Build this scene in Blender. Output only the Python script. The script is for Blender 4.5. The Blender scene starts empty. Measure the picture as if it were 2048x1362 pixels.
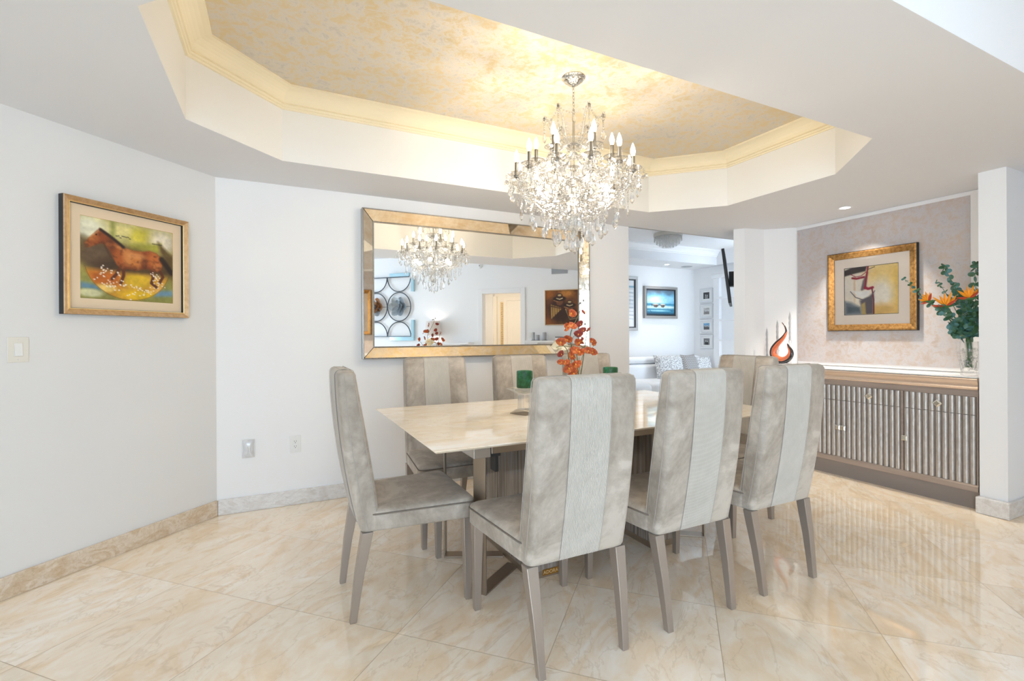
import bpy, bmesh, math, random
import numpy as np
from mathutils import Vector, Matrix
random.seed(7)
PI = math.pi
S = bpy.context.scene
C = S.collection

# ------------------------------------------------------------------ camera
CAM_H = 1.287
cam_data = bpy.data.cameras.new('camera')
cam = bpy.data.objects.new('camera', cam_data)
C.objects.link(cam)
cam_data.sensor_width = 36.0
cam_data.lens = 957.0 / 2048.0 * 36.0
cam_data.shift_y = -9.4 / 2048.0
cam_data.clip_start = 0.05
cam.matrix_world = (Matrix.Translation((0, 0, CAM_H)) @ Matrix.Rotation(math.radians(-26.05), 4, 'Z')
                    @ Matrix.Rotation(math.radians(90), 4, 'X') @ Matrix.Rotation(math.radians(-0.3), 4, 'Z'))
S.camera = cam

# ------------------------------------------------------------------ light and exposure
vs = S.view_settings
S.display_settings.display_device = 'sRGB'
vs.view_transform = 'Standard'
vs.look = 'None'
vs.exposure = 0.84
vs.gamma = 1.0
vs.use_curve_mapping = False
w = bpy.data.worlds.new('sky')
S.world = w
w.use_nodes = True
w.node_tree.nodes['Background'].inputs['Color'].default_value = (0.65, 0.82, 1.0, 1)
w.node_tree.nodes['Background'].inputs['Strength'].default_value = 4.9
cy = S.cycles
cy.use_denoising = True
cy.max_bounces = 14
cy.diffuse_bounces = 7
cy.glossy_bounces = 6
cy.transmission_bounces = 10
cy.transparent_max_bounces = 12
cy.sample_clamp_indirect = 4.0
cy.blur_glossy = 1.0

def portal(loc, rot, sx, sy):
    d = bpy.data.lights.new('daylight_portal', 'AREA')
    d.shape = 'RECTANGLE'; d.size = sx; d.size_y = sy
    d.cycles.is_portal = True
    o = bpy.data.objects.new('daylight_portal', d)
    o.location = loc; o.rotation_euler = rot
    C.objects.link(o)
portal((-0.95, -3.62, 1.32), (math.radians(90), 0, 0), 2.5, 2.6)        # terrace doors behind the camera
portal((-2.52, -1.9, 1.32), (math.radians(90), 0, math.radians(-90)), 2.4, 2.6)
portal((3.0, 5.6, 1.4), (math.radians(90), 0, math.radians(-90)), 0.4, 2.4)   # added unseen living room window

# ------------------------------------------------------------------ small node helpers
def lin(c):
    return tuple(((v / 12.92) if v <= 0.04045 else ((v + 0.055) / 1.055) ** 2.4) for v in c)
def rgb(r, g, b):
    return lin((r / 255, g / 255, b / 255))
def mat(name, col, rough=0.5, metal=0.0, **kw):
    m = bpy.data.materials.new(name)
    m.use_nodes = True
    b = m.node_tree.nodes['Principled BSDF']
    b.inputs['Base Color'].default_value = (*col, 1)
    b.inputs['Roughness'].default_value = rough
    b.inputs['Metallic'].default_value = metal
    for k, v in kw.items():
        b.inputs[k.replace('_', ' ')].default_value = v
    return m
def bsdf(m): return m.node_tree.nodes['Principled BSDF']
def N(m, t, **kw):
    n = m.node_tree.nodes.new(t)
    for k, v in kw.items(): setattr(n, k, v)
    return n
def L(m, a, b): m.node_tree.links.new(a, b)
def coords(m, scale=(1, 1, 1), rot=(0, 0, 0), kind='Object'):
    tc = N(m, 'ShaderNodeTexCoord'); mp = N(m, 'ShaderNodeMapping')
    mp.inputs['Scale'].default_value = scale; mp.inputs['Rotation'].default_value = rot
    L(m, tc.outputs[kind], mp.inputs['Vector'])
    return mp.outputs['Vector']
def noise(m, vec, scale, detail=4, rough=0.55, dist=0.0):
    n = N(m, 'ShaderNodeTexNoise')
    n.inputs['Scale'].default_value = scale; n.inputs['Detail'].default_value = detail
    n.inputs['Roughness'].default_value = rough; n.inputs['Distortion'].default_value = dist
    L(m, vec, n.inputs['Vector'])
    return n.outputs['Fac']
def ramp(m, fac, stops):
    r = N(m, 'ShaderNodeValToRGB'); e = r.color_ramp.elements
    while len(e) < len(stops): e.new(0.5)
    for i, (p, c) in enumerate(stops):
        e[i].position = p; e[i].color = (*c, 1) if len(c) == 3 else c
    L(m, fac, r.inputs['Fac'])
    return r.outputs['Color']
def mixc(m, fac, a, b, mode='MIX'):
    x = N(m, 'ShaderNodeMix', data_type='RGBA', blend_type=mode)
    for s, v in ((x.inputs[0], fac), (x.inputs[6], a), (x.inputs[7], b)):
        if isinstance(v, (int, float)): s.default_value = v
        elif isinstance(v, tuple): s.default_value = (*v, 1)
        else: L(m, v, s)
    return x.outputs[2]
def math_n(m, op, a, b=0.0):
    x = N(m, 'ShaderNodeMath', operation=op)
    for s, v in ((x.inputs[0], a), (x.inputs[1], b)):
        if isinstance(v, (int, float)): s.default_value = v
        else: L(m, v, s)
    return x.outputs[0]
def bump(m, h, strength, dist=0.01):
    b = N(m, 'ShaderNodeBump')
    b.inputs['Strength'].default_value = strength; b.inputs['Distance'].default_value = dist
    L(m, h, b.inputs['Height']); L(m, b.outputs['Normal'], bsdf(m).inputs['Normal'])

# ------------------------------------------------------------------ materials
M = {}
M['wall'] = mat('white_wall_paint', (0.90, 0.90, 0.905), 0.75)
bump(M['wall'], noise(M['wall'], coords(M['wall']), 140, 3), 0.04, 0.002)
M['wall_warm'] = mat('warm_grey_left_wall', (0.79, 0.785, 0.775), 0.75)  # left wall's tone, greyer and warmer than the other walls
M['ceil'] = mat('white_ceiling_paint', (0.80, 0.80, 0.815), 0.85)
M['trayside'] = mat('warm_white_paint', (0.88, 0.875, 0.86), 0.7)
M['crown'] = mat('cream_crown_paint', rgb(247, 236, 208), 0.55)
M['trimwhite'] = mat('white_trim_paint', (0.88, 0.88, 0.89), 0.45)

def gold_paper(name, base, gold, s, lo, hi):
    m = mat(name, base, 0.5)
    v = coords(m)
    n1 = noise(m, v, s, 9, 0.78, 0.5)
    n2 = noise(m, v, s * 0.30, 4, 0.6)
    f = math_n(m, 'ADD', n1, math_n(m, 'MULTIPLY', math_n(m, 'SUBTRACT', n2, 0.5), 0.35))
    c = ramp(m, f, [(lo - 0.10, tuple(x * 0.86 for x in base)), (lo, base), (hi, gold)])
    L(m, c, bsdf(m).inputs['Base Color'])
    r = ramp(m, f, [(lo, (0.6,) * 3), (hi, (0.34,) * 3)])
    L(m, r, bsdf(m).inputs['Roughness'])
    mt = ramp(m, f, [(lo, (0.0,) * 3), (hi, (0.25,) * 3)])
    L(m, mt, bsdf(m).inputs['Metallic'])
    return m
M['goldpaper'] = gold_paper('gold_mottled_wallpaper', rgb(218, 211, 200), rgb(220, 200, 158), 18, 0.46, 0.60)
M['rosepaper'] = gold_paper('rose_grey_mottled_wallpaper', rgb(194, 190, 192), rgb(192, 177, 167), 19, 0.45, 0.60)

def stone(name, light, mid, tan, scale=1.0, rough=0.08, tile=None):
    m = mat(name, mid, rough)
    tc = N(m, 'ShaderNodeTexCoord')
    if tile:
        size, ps, pd = tile
        vr = N(m, 'ShaderNodeVectorRotate', rotation_type='Z_AXIS')
        vr.inputs['Angle'].default_value = -PI / 4
        L(m, tc.outputs['Object'], vr.inputs['Vector'])
        sx = N(m, 'ShaderNodeSeparateXYZ'); L(m, vr.outputs['Vector'], sx.inputs[0])
        a = math_n(m, 'DIVIDE', math_n(m, 'SUBTRACT', sx.outputs[0], ps), size)
        b = math_n(m, 'DIVIDE', math_n(m, 'SUBTRACT', sx.outputs[1], pd), size)
        fa, fb = math_n(m, 'FLOOR', a), math_n(m, 'FLOOR', b)
        cell = N(m, 'ShaderNodeCombineXYZ'); L(m, fa, cell.inputs[0]); L(m, fb, cell.inputs[1])
        wn = N(m, 'ShaderNodeTexWhiteNoise', noise_dimensions='2D'); L(m, cell.outputs[0], wn.inputs['Vector'])
        off = N(m, 'ShaderNodeVectorMath', operation='SCALE'); L(m, wn.outputs['Color'], off.inputs[0]); off.inputs['Scale'].default_value = 30
        add = N(m, 'ShaderNodeVectorMath', operation='ADD'); L(m, vr.outputs['Vector'], add.inputs[0]); L(m, off.outputs[0], add.inputs[1])
        mp = N(m, 'ShaderNodeMapping'); mp.inputs['Scale'].default_value = (1.0, 1.9, 1)
        L(m, add.outputs[0], mp.inputs['Vector'])
        vec = mp.outputs['Vector']
    else:
        mp = N(m, 'ShaderNodeMapping'); mp.inputs['Scale'].default_value = (1, 2.2, 2.2)
        L(m, tc.outputs['Object'], mp.inputs['Vector']); vec = mp.outputs['Vector']
    n1 = noise(m, vec, 1.2 * scale, 7, 0.55, 2.0)
    n2 = noise(m, vec, 9 * scale, 6, 0.62, 0.8)
    c1 = ramp(m, n1, [(0.28, tan), (0.42, mid), (0.50, light), (0.56, light), (0.62, tuple((a + b) / 2 for a, b in zip(mid, tan))), (0.70, mid)])
    c2 = ramp(m, n2, [(0.36, tan), (0.52, mid), (0.66, light)])
    col = mixc(m, 0.34, c1, c2)
    vein = ramp(m, math_n(m, 'ABSOLUTE', math_n(m, 'SUBTRACT', noise(m, vec, 1.3 * scale, 5, 0.6, 2.2), 0.5)), [(0.0, (1, 1, 1)), (0.018, (0, 0, 0))])
    col = mixc(m, math_n(m, 'MULTIPLY', vein, 0.38), col, tuple(x * 0.80 for x in tan))
    if tile:
        tint = ramp(m, wn.outputs['Value'], [(0.0, (0.95, 0.92, 0.87)), (0.35, (1, 0.97, 0.92)), (0.7, (1.05, 1.05, 1.06)), (1.0, (1.0, 0.95, 0.88))])
        col = mixc(m, 1.0, col, tint, 'MULTIPLY')
        def edge(t):
            fr = math_n(m, 'FRACT', t)
            return math_n(m, 'MINIMUM', fr, math_n(m, 'SUBTRACT', 1.0, fr))
        e = math_n(m, 'LESS_THAN', math_n(m, 'MINIMUM', edge(a), edge(b)), 0.0024)
        col = mixc(m, math_n(m, 'MULTIPLY', e, 0.8), col, rgb(176, 150, 116))
        L(m, math_n(m, 'ADD', math_n(m, 'MULTIPLY', e, 0.3), rough), bsdf(m).inputs['Roughness'])
    L(m, col, bsdf(m).inputs['Base Color'])
    return m
M['floor'] = stone('polished_travertine_tiles', rgb(254, 246, 234), rgb(249, 233, 210), rgb(239, 215, 182), 1.0, 0.035, (0.657, 1.797, 0.49))
bsdf(M['floor']).inputs['Specular IOR Level'].default_value = 0.8
M['base'] = stone('travertine_skirting', rgb(228, 216, 200), rgb(215, 196, 170), rgb(198, 170, 136), 3.0, 0.18)
M['base_grey'] = stone('pale_grey_travertine_skirting', rgb(232, 230, 228), rgb(220, 216, 212), rgb(206, 198, 190), 3.0, 0.18)
M['tabletop'] = stone('glossy_cream_stone_glass', rgb(252, 246, 236), rgb(248, 236, 216), rgb(240, 220, 190), 1.1, 0.03)
bsdf(M['tabletop']).inputs['Specular IOR Level'].default_value = 0.8
M['tableedge'] = mat('pale_glass_edge', rgb(236, 226, 212), 0.1)

def velvet(name, c_lo, c_hi, rib=False):
    m = mat(name, c_hi, 0.75)
    v = coords(m)
    f = noise(m, v, 3.2, 6, 0.66, 1.2)
    f2 = noise(m, v, 26, 3, 0.6)
    fac = math_n(m, 'ADD', f, math_n(m, 'MULTIPLY', math_n(m, 'SUBTRACT', f2, 0.5), 0.28))
    L(m, ramp(m, fac, [(0.34, c_lo), (0.50, tuple((a + b) / 2 for a, b in zip(c_lo, c_hi))), (0.62, c_hi)]), bsdf(m).inputs['Base Color'])
    b = bsdf(m)
    b.inputs['Sheen Weight'].default_value = 0.35
    b.inputs['Sheen Roughness'].default_value = 0.35
    b.inputs['Sheen Tint'].default_value = (0.95, 0.92, 0.88, 1)
    if rib:
        wv = N(m, 'ShaderNodeTexWave', wave_type='BANDS', bands_direction='X')
        wv.inputs['Scale'].default_value = 52
        L(m, v, wv.inputs['Vector'])
        bump(m, wv.outputs['Fac'], 0.7, 0.003)
    else:
        bump(m, f2, 0.08, 0.004)
    return m
M['velvet'] = velvet('taupe_crushed_velvet', rgb(158, 147, 134), rgb(202, 193, 181))
M['ribbed'] = velvet('ribbed_pale_velvet', rgb(199, 193, 183), rgb(212, 206, 197), True)
M['seam'] = mat('dark_seam_cord', rgb(128, 118, 108), 0.8)  # darker cord along the seat seam
M['stitch'] = mat('stitched_seam', rgb(176, 168, 159), 0.8)
M['leg'] = mat('champagne_metallic_lacquer', rgb(172, 162, 153), 0.30, 0.6)
M['bronze'] = mat('brushed_bronze_metal', rgb(168, 154, 138), 0.32, 0.8)
M['bronze_light'] = mat('satin_champagne_metal', rgb(190, 182, 172), 0.35, 0.7)
M['darkgap'] = mat('dark_plastic', rgb(44, 42, 40), 0.5)
m = mat('striated_lacquer_panel', rgb(150, 140, 130), 0.05)
v = coords(m, (1, 1, 0.02))
n1 = noise(m, v, 60, 3, 0.7)
L(m, ramp(m, n1, [(0.30, rgb(96, 86, 78)), (0.45, rgb(150, 134, 120)), (0.55, rgb(176, 168, 160)), (0.66, rgb(116, 104, 98)), (0.75, rgb(196, 188, 180))]), bsdf(m).inputs['Base Color'])
M['striated'] = m
M['brass'] = mat('brass_plate', rgb(190, 140, 70), 0.3, 0.9)
M['brass_lt'] = mat('pale_gold_lettering', rgb(246, 224, 170), 0.35, 0.5)
M['mirror'] = mat('mirror_silver', (0.93, 0.94, 0.94), 0.0, 1.0)
m = mat('antiqued_mirror', rgb(240, 230, 212), 0.03, 1.0)
L(m, ramp(m, noise(m, coords(m), 9, 6, 0.7, 0.6), [(0.35, rgb(246, 238, 224)), (0.6, rgb(230, 214, 188))]), bsdf(m).inputs['Base Color'])
M['antique'] = m
M['beadsilver'] = mat('aged_silver_beads', rgb(176, 170, 162), 0.3, 0.9)
M['darkmetal'] = mat('dark_edge', rgb(40, 38, 38), 0.5)
def leaf_gold(name, a, b):
    m = mat(name, a, 0.33, 0.75)
    L(m, ramp(m, noise(m, coords(m), 40, 5, 0.7), [(0.38, b), (0.6, a)]), bsdf(m).inputs['Base Color'])
    return m
M['goldframe'] = leaf_gold('champagne_gold_leaf', rgb(222, 188, 146), rgb(206, 168, 124))
M['goldlip'] = mat('bright_gold_lip', rgb(250, 224, 170), 0.25, 0.8)
M['goldframe2'] = leaf_gold('old_gold_leaf', rgb(196, 152, 92), rgb(150, 108, 62))
M['matboard'] = mat('cream_mat_board', rgb(232, 210, 180), 0.8)
M['matpink'] = mat('blush_mat_board', rgb(252, 240, 228), 0.8)
M['black'] = mat('black_satin', (0.012, 0.012, 0.013), 0.4)
M['greyframe'] = mat('pewter_frame', rgb(160, 156, 152), 0.4, 0.4)
M['silverframe'] = mat('silver_frame', rgb(226, 226, 228), 0.3, 0.4)
M['whiteplastic'] = mat('white_plastic', rgb(236, 236, 234), 0.35)
M['creamplastic'] = mat('cream_plastic', rgb(232, 228, 218), 0.35)
M['chrome'] = mat('polished_nickel', rgb(206, 202, 194), 0.12, 1.0)
M['chromedark'] = mat('candle_sleeve_nickel', rgb(150, 146, 140), 0.25, 0.9)
def clear(name, ior, k):
    m = bpy.data.materials.new(name); m.use_nodes = True
    nt = m.node_tree; nt.nodes.clear()
    g = nt.nodes.new('ShaderNodeBsdfGlass'); g.inputs['IOR'].default_value = ior; g.inputs['Roughness'].default_value = 0.0
    t = nt.nodes.new('ShaderNodeBsdfTransparent')
    x = nt.nodes.new('ShaderNodeMixShader'); x.inputs[0].default_value = k
    o = nt.nodes.new('ShaderNodeOutputMaterial')
    nt.links.new(g.outputs[0], x.inputs[1]); nt.links.new(t.outputs[0], x.inputs[2]); nt.links.new(x.outputs[0], o.inputs[0])
    return m
M['crystal'] = clear('cut_crystal', 1.52, 0.40)
M['glass'] = clear('clear_glass', 1.40, 0.55)
def emit(name, col, s):
    m = bpy.data.materials.new(name); m.use_nodes = True
    nt = m.node_tree; nt.nodes.clear()
    e = nt.nodes.new('ShaderNodeEmission'); e.inputs[0].default_value = (*col, 1); e.inputs[1].default_value = s
    o = nt.nodes.new('ShaderNodeOutputMaterial'); nt.links.new(e.outputs[0], o.inputs[0])
    return m
M['flame'] = emit('warm_lit_bulb', (1.0, 0.91, 0.76), 17)
M['led'] = emit('lit_downlight_lens', (1.0, 0.95, 0.86), 12)
def pane_mat():
    m = bpy.data.materials.new('picture_glass'); m.use_nodes = True
    nt = m.node_tree; nt.nodes.clear()
    t = nt.nodes.new('ShaderNodeBsdfTransparent'); g = nt.nodes.new('ShaderNodeBsdfGlossy'); g.inputs['Roughness'].default_value = 0.0
    f = nt.nodes.new('ShaderNodeFresnel'); f.inputs[0].default_value = 1.4
    x = nt.nodes.new('ShaderNodeMixShader'); o = nt.nodes.new('ShaderNodeOutputMaterial')
    nt.links.new(f.outputs[0], x.inputs[0]); nt.links.new(t.outputs[0], x.inputs[1]); nt.links.new(g.outputs[0], x.inputs[2])
    nt.links.new(x.outputs[0], o.inputs[0])
    return m
M['pane'] = pane_mat()
def paint_mat(rough):
    m = mat('painted_picture_%d' % int(rough * 100), (1, 1, 1), rough)
    a = N(m, 'ShaderNodeVertexColor'); a.layer_name = 'Col'
    L(m, a.outputs['Color'], bsdf(m).inputs['Base Color'])
    return m
M['art'] = paint_mat(0.6)
m = mat('taupe_buffet_lacquer', rgb(176, 162, 153), 0.30, 0.35)
L(m, ramp(m, noise(m, coords(m, (1, 0.15, 3)), 14, 5, 0.6), [(0.35, rgb(168, 154, 145)), (0.65, rgb(184, 170, 161))]), bsdf(m).inputs['Base Color'])
M['buffet'] = m
M['cornice'] = mat('bronze_sheen_cornice', rgb(234, 210, 190), 0.26, 0.55)
m = mat('silvered_reeding', rgb(200, 194, 186), 0.34, 0.45)
L(m, ramp(m, noise(m, coords(m, (1, 1, 0.3)), 60, 4, 0.7), [(0.35, rgb(184, 176, 168)), (0.65, rgb(208, 203, 198))]), bsdf(m).inputs['Base Color'])
M['reed'] = m
M['plinth'] = mat('dark_taupe_plinth', rgb(158, 149, 144), 0.25, 0.35)
M['gloss_white'] = mat('glossy_white', rgb(238, 238, 238), 0.08)
M['knob'] = mat('faceted_champagne_knob', rgb(238, 234, 222), 0.12, 0.85)
m = mat('mottled_green_wax', rgb(30, 84, 50), 0.35, 0.0, Subsurface_Weight=0.0)
L(m, ramp(m, noise(m, coords(m), 34, 5, 0.7), [(0.36, rgb(14, 58, 34)), (0.52, rgb(30, 96, 48)), (0.68, rgb(44, 120, 100))]), bsdf(m).inputs['Base Color'])
M['greenwax'] = m
m = mat('orange_orchid_petal', rgb(200, 76, 30), 0.6)
L(m, ramp(m, noise(m, coords(m), 60, 3, 0.6), [(0.35, rgb(150, 60, 26)), (0.52, rgb(182, 84, 36)), (0.7, rgb(214, 128, 64))]), bsdf(m).inputs['Base Color'])
M['orchid'] = m
M['orchid_dark'] = mat('dark_red_orchid_petal', rgb(144, 54, 44), 0.6)
M['orchid_white'] = mat('cream_orchid_petal', rgb(246, 240, 214), 0.6)
M['lip'] = mat('yellow_flower_lip', rgb(236, 170, 60), 0.6)
M['stem'] = mat('grey_green_stem', rgb(104, 104, 72), 0.6)
M['bud'] = mat('grey_bud', rgb(124, 124, 120), 0.7)
M['leaf'] = mat('deep_green_leaf', rgb(64, 110, 64), 0.5)
m = mat('blue_green_eucalyptus_leaf', rgb(64, 112, 102), 0.5)
oi = N(m, 'ShaderNodeTexCoord')
L(m, ramp(m, noise(m, coords(m), 22, 2, 0.5), [(0.38, rgb(62, 98, 60)), (0.5, rgb(72, 118, 98)), (0.62, rgb(90, 138, 140))]), bsdf(m).inputs['Base Color'])
M['euca'] = m
M['birdorange'] = mat('orange_bract', rgb(250, 160, 30), 0.5)
M['birdred'] = mat('red_bract', rgb(190, 70, 40), 0.5)
M['swirl_or'] = mat('orange_glass', rgb(232, 122, 78), 0.03, 0.0, Coat_Weight=1.0)
M['swirl_dk'] = mat('black_glass', rgb(30, 30, 38), 0.03, 0.0, Coat_Weight=1.0)
M['taper'] = mat('silver_grey_taper_wax', rgb(178, 178, 182), 0.4)
M['leather'] = mat('white_leather', rgb(238, 240, 243), 0.35)
m = mat('speckled_grey_cushion', rgb(206, 206, 206), 0.8)
L(m, ramp(m, noise(m, coords(m, (1, 1, 1.6)), 46, 2, 0.5), [(0.44, rgb(158, 158, 160)), (0.54, rgb(222, 222, 222))]), bsdf(m).inputs['Base Color'])
M['cush_light'] = m
m = mat('chevron_grey_cushion', rgb(150, 146, 144), 0.8)
v = coords(m)
sx = N(m, 'ShaderNodeSeparateXYZ'); L(m, v, sx.inputs[0])
zz = math_n(m, 'ADD', math_n(m, 'MULTIPLY', sx.outputs[2], 26.0), math_n(m, 'MULTIPLY', math_n(m, 'PINGPONG', sx.outputs[0], 0.055), 26.0))
L(m, ramp(m, math_n(m, 'FRACT', zz), [(0.0, rgb(128, 124, 122)), (0.45, rgb(136, 132, 130)), (0.55, rgb(172, 168, 166)), (1.0, rgb(172, 168, 166))]), bsdf(m).inputs['Base Color'])
M['cush_dark'] = m
M['screen'] = mat('black_screen', (0.01, 0.01, 0.011), 0.15)
M['shade'] = mat('pale_lamp_shade', rgb(226, 214, 206), 0.8)
M['mirror_sky_tint'] = mat('sky_tinted_mirror_tile', rgb(178, 214, 228), 0.12, 0.5)  # blue of the reflected sky put into the mirror tiles' colour
M['iron'] = mat('dark_grey_wire', rgb(92, 98, 104), 0.4, 0.6)
M['petal_silver'] = mat('silver_metal_petal', rgb(176, 184, 190), 0.35, 0.6)
M['petal_copper'] = mat('copper_metal_petal', rgb(184, 134, 92), 0.35, 0.6)
M['hallcream'] = mat('cream_hall_paint', rgb(250, 245, 236), 0.6)
M['plaque'] = mat('pale_gold_plaque', rgb(232, 206, 158), 0.6)
M['greycandle'] = mat('grey_pillar_wax', rgb(170, 172, 176), 0.6)
M['ventgrey'] = mat('vent_grey', rgb(178, 180, 184), 0.6)

# ------------------------------------------------------------------ mesh helpers
class MB:
    """collects shapes and links them as ONE mesh object"""
    def __init__(s): s.v = []; s.f = []; s.mi = []; s.cur = 0
    def add(s, vs_, fs_):
        o = len(s.v); s.v += [tuple(p) for p in vs_]
        for f in fs_: s.f.append(tuple(i + o for i in f)); s.mi.append(s.cur)
        return s
    def box(s, a, b):
        (x0, y0, z0), (x1, y1, z1) = a, b
        return s.add([(x0, y0, z0), (x1, y0, z0), (x1, y1, z0), (x0, y1, z0), (x0, y0, z1), (x1, y0, z1), (x1, y1, z1), (x0, y1, z1)],
                     [(0, 3, 2, 1), (4, 5, 6, 7), (0, 1, 5, 4), (1, 2, 6, 5), (2, 3, 7, 6), (3, 0, 4, 7)])
    def loft(s, rings, cap0=True, cap1=True, close=True):
        n = len(rings[0]); vs_ = [p for r in rings for p in r]; fs_ = []
        for i in range(len(rings) - 1):
            for j in range(n if close else n - 1):
                k = (j + 1) % n
                fs_.append((i * n + j, i * n + k, (i + 1) * n + k, (i + 1) * n + j))
        if cap0: fs_.append(tuple(reversed(range(n))))
        if cap1: fs_.append(tuple(range((len(rings) - 1) * n, len(rings) * n)))
        return s.add(vs_, fs_)
    def prism(s, poly, z0, z1):
        return s.loft([[(x, y, z0) for x, y in poly], [(x, y, z1) for x, y in poly]])
    def lathe(s, prof, n=16, c=(0, 0, 0), sx=1.0, sy=1.0, ph=0.0):
        rings = []
        for r, z in prof:
            r = max(r, 1e-5)
            rings.append([(c[0] + sx * r * math.cos(2 * PI * i / n + ph), c[1] + sy * r * math.sin(2 * PI * i / n + ph), c[2] + z) for i in range(n)])
        return s.loft(rings)
    def tube(s, pts, rad, n=8, closed=False):
        pts = [Vector(p) for p in pts]; m_ = len(pts)
        if not isinstance(rad, (list, tuple)): rad = [rad] * m_
        up = Vector((0, 0, 1)); rings = []; prev = None
        for i, p in enumerate(pts):
            if closed: t = pts[(i + 1) % m_] - pts[i - 1]
            else: t = pts[min(i + 1, m_ - 1)] - pts[max(i - 1, 0)]
            t.normalize()
            if prev is None:
                a = up if abs(t.dot(up)) < 0.9 else Vector((1, 0, 0))
                nx = t.cross(a).normalized()
            else:
                nx = (prev - t * prev.dot(t)).normalized()
            prev = nx; ny = t.cross(nx)
            rings.append([tuple(p + (nx * math.cos(2 * PI * k / n) + ny * math.sin(2 * PI * k / n)) * rad[i]) for k in range(n)])
        if closed: rings.append(rings[0]); return s.loft(rings, False, False)
        return s.loft(rings)
    def ball(s, c, r, n=8, m_=5, sc=(1, 1, 1)):
        rings = []
        for i in range(m_ + 1):
            a = -PI / 2 + PI * i / m_; rr = max(math.cos(a), 0.02) * r
            rings.append([(c[0] + sc[0] * rr * math.cos(2 * PI * k / n), c[1] + sc[1] * rr * math.sin(2 * PI * k / n), c[2] + sc[2] * r * math.sin(a)) for k in range(n)])
        return s.loft(rings)
    def sheet(s, pts, n0, n1):
        fs_ = [(i * n1 + j, i * n1 + j + 1, (i + 1) * n1 + j + 1, (i + 1) * n1 + j) for i in range(n0 - 1) for j in range(n1 - 1)]
        return s.add(pts, fs_)
    def xf(s, mtx, start=0):
        for i in range(start, len(s.v)): s.v[i] = tuple(mtx @ Vector(s.v[i]))
        return s
    def mesh(s, name, mats, smooth=False, bevel=0.0, recalc=True, angle=40):
        me = bpy.data.meshes.new(name)
        me.from_pydata(s.v, [], s.f)
        if not isinstance(mats, (list, tuple)): mats = [mats]
        for m_ in mats: me.materials.append(m_)
        if len(mats) > 1: me.polygons.foreach_set('material_index', s.mi)
        if recalc or bevel:
            bm = bmesh.new(); bm.from_mesh(me)
            if recalc: bmesh.ops.recalc_face_normals(bm, faces=bm.faces)
            if bevel:
                ed = [e for e in bm.edges if len(e.link_faces) == 2 and e.calc_face_angle(0) > math.radians(30)]
                bmesh.ops.bevel(bm, geom=ed, offset=bevel, segments=2, affect='EDGES', profile=0.5)
            bm.to_mesh(me); bm.free()
        if smooth:
            me.polygons.foreach_set('use_smooth', [True] * len(me.polygons))
            me.set_sharp_from_angle(angle=math.radians(angle))
        me.update()
        return me
    def build(s, name, mats, parent=None, **kw):
        return link(name, s.mesh(name, mats, **kw), parent)

def link(name, me, parent=None, loc=None, rz=0.0):
    o = bpy.data.objects.new(name, me); C.objects.link(o)
    if parent is not None: o.parent = parent
    if loc is not None: o.location = loc
    if rz: o.rotation_euler.z = rz
    return o
def tag(o, label=None, cat=None, group=None, kind=None):
    if label: o['label'] = label
    if cat: o['category'] = cat
    if group: o['group'] = group
    if kind: o['kind'] = kind
    return o
def thing(name, label, cat, loc=(0, 0, 0), rz=0.0, group=None):
    o = bpy.data.objects.new(name, None); C.objects.link(o)
    o.empty_display_size = 0.1; o.location = loc; o.rotation_euler = (0, 0, rz)
    return tag(o, label, cat, group)
def struct(name, mb, m_, **kw): return tag(mb.build(name, m_, **kw), kind='structure')
def kids(o): return [c for c in bpy.data.objects if c.parent == o]
def copy_tree(o, parent=None):
    c = o.copy(); C.objects.link(c)
    if parent is not None: c.parent = parent
    for ch in kids(o): copy_tree(ch, c)
    return c
def rrect(hx, hy, r, n=4, cx=0.0, cy=0.0):
    r = min(r, hx * 0.999, hy * 0.999); out = []
    for qx, qy, a0 in ((1, 1, 0), (-1, 1, 90), (-1, -1, 180), (1, -1, 270)):
        for k in range(n + 1):
            a = math.radians(a0 + 90 * k / n)
            out.append((cx + qx * (hx - r) + r * math.cos(a), cy + qy * (hy - r) + r * math.sin(a)))
    return out
def smooth_path(pts, n=6):
    P = [Vector(p) for p in pts]; out = []
    for i in range(len(P) - 1):
        p0, p1, p2, p3 = P[max(i - 1, 0)], P[i], P[i + 1], P[min(i + 2, len(P) - 1)]
        for k in range(n):
            t = k / n
            out.append(0.5 * ((2 * p1) + (p2 - p0) * t + (2 * p0 - 5 * p1 + 4 * p2 - p3) * t * t + (3 * p1 - p0 - 3 * p2 + p3) * t ** 3))
    out.append(P[-1])
    return out

# pixel of the 2048x1362 photograph -> point of the room (used to read positions off the photo)
_Y = math.radians(26.05); _R = math.radians(0.3)
def ray(u, v):
    dx, dy = u - 1024, v - 671.6
    x, y = math.cos(_R) * dx - math.sin(_R) * dy, math.sin(_R) * dx + math.cos(_R) * dy
    fw = Vector((math.sin(_Y), math.cos(_Y), 0)); rt = Vector((math.cos(_Y), -math.sin(_Y), 0))
    return fw * 957 + rt * x - Vector((0, 0, 1)) * y
def aty(u, v, y): d = ray(u, v); return Vector((0, 0, CAM_H)) + d * (y / d.y)
def atx(u, v, x): d = ray(u, v); return Vector((0, 0, CAM_H)) + d * (x / d.x)
def atz(u, v, z): d = ray(u, v); return Vector((0, 0, CAM_H)) + d * ((z - CAM_H) / d.z)

# ------------------------------------------------------------------ room shell
ZC, ZT = 2.445, 2.90          # dropped ceiling, tray / high ceiling
YB = 4.044                    # back wall
YS = 0.91                     # edge of the dropped ceiling
mb = MB(); mb.box((-3.2, -4.2, -0.08), (8.2, 8.0, 0.0)); struct('floor', mb, M['floor'])

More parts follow.
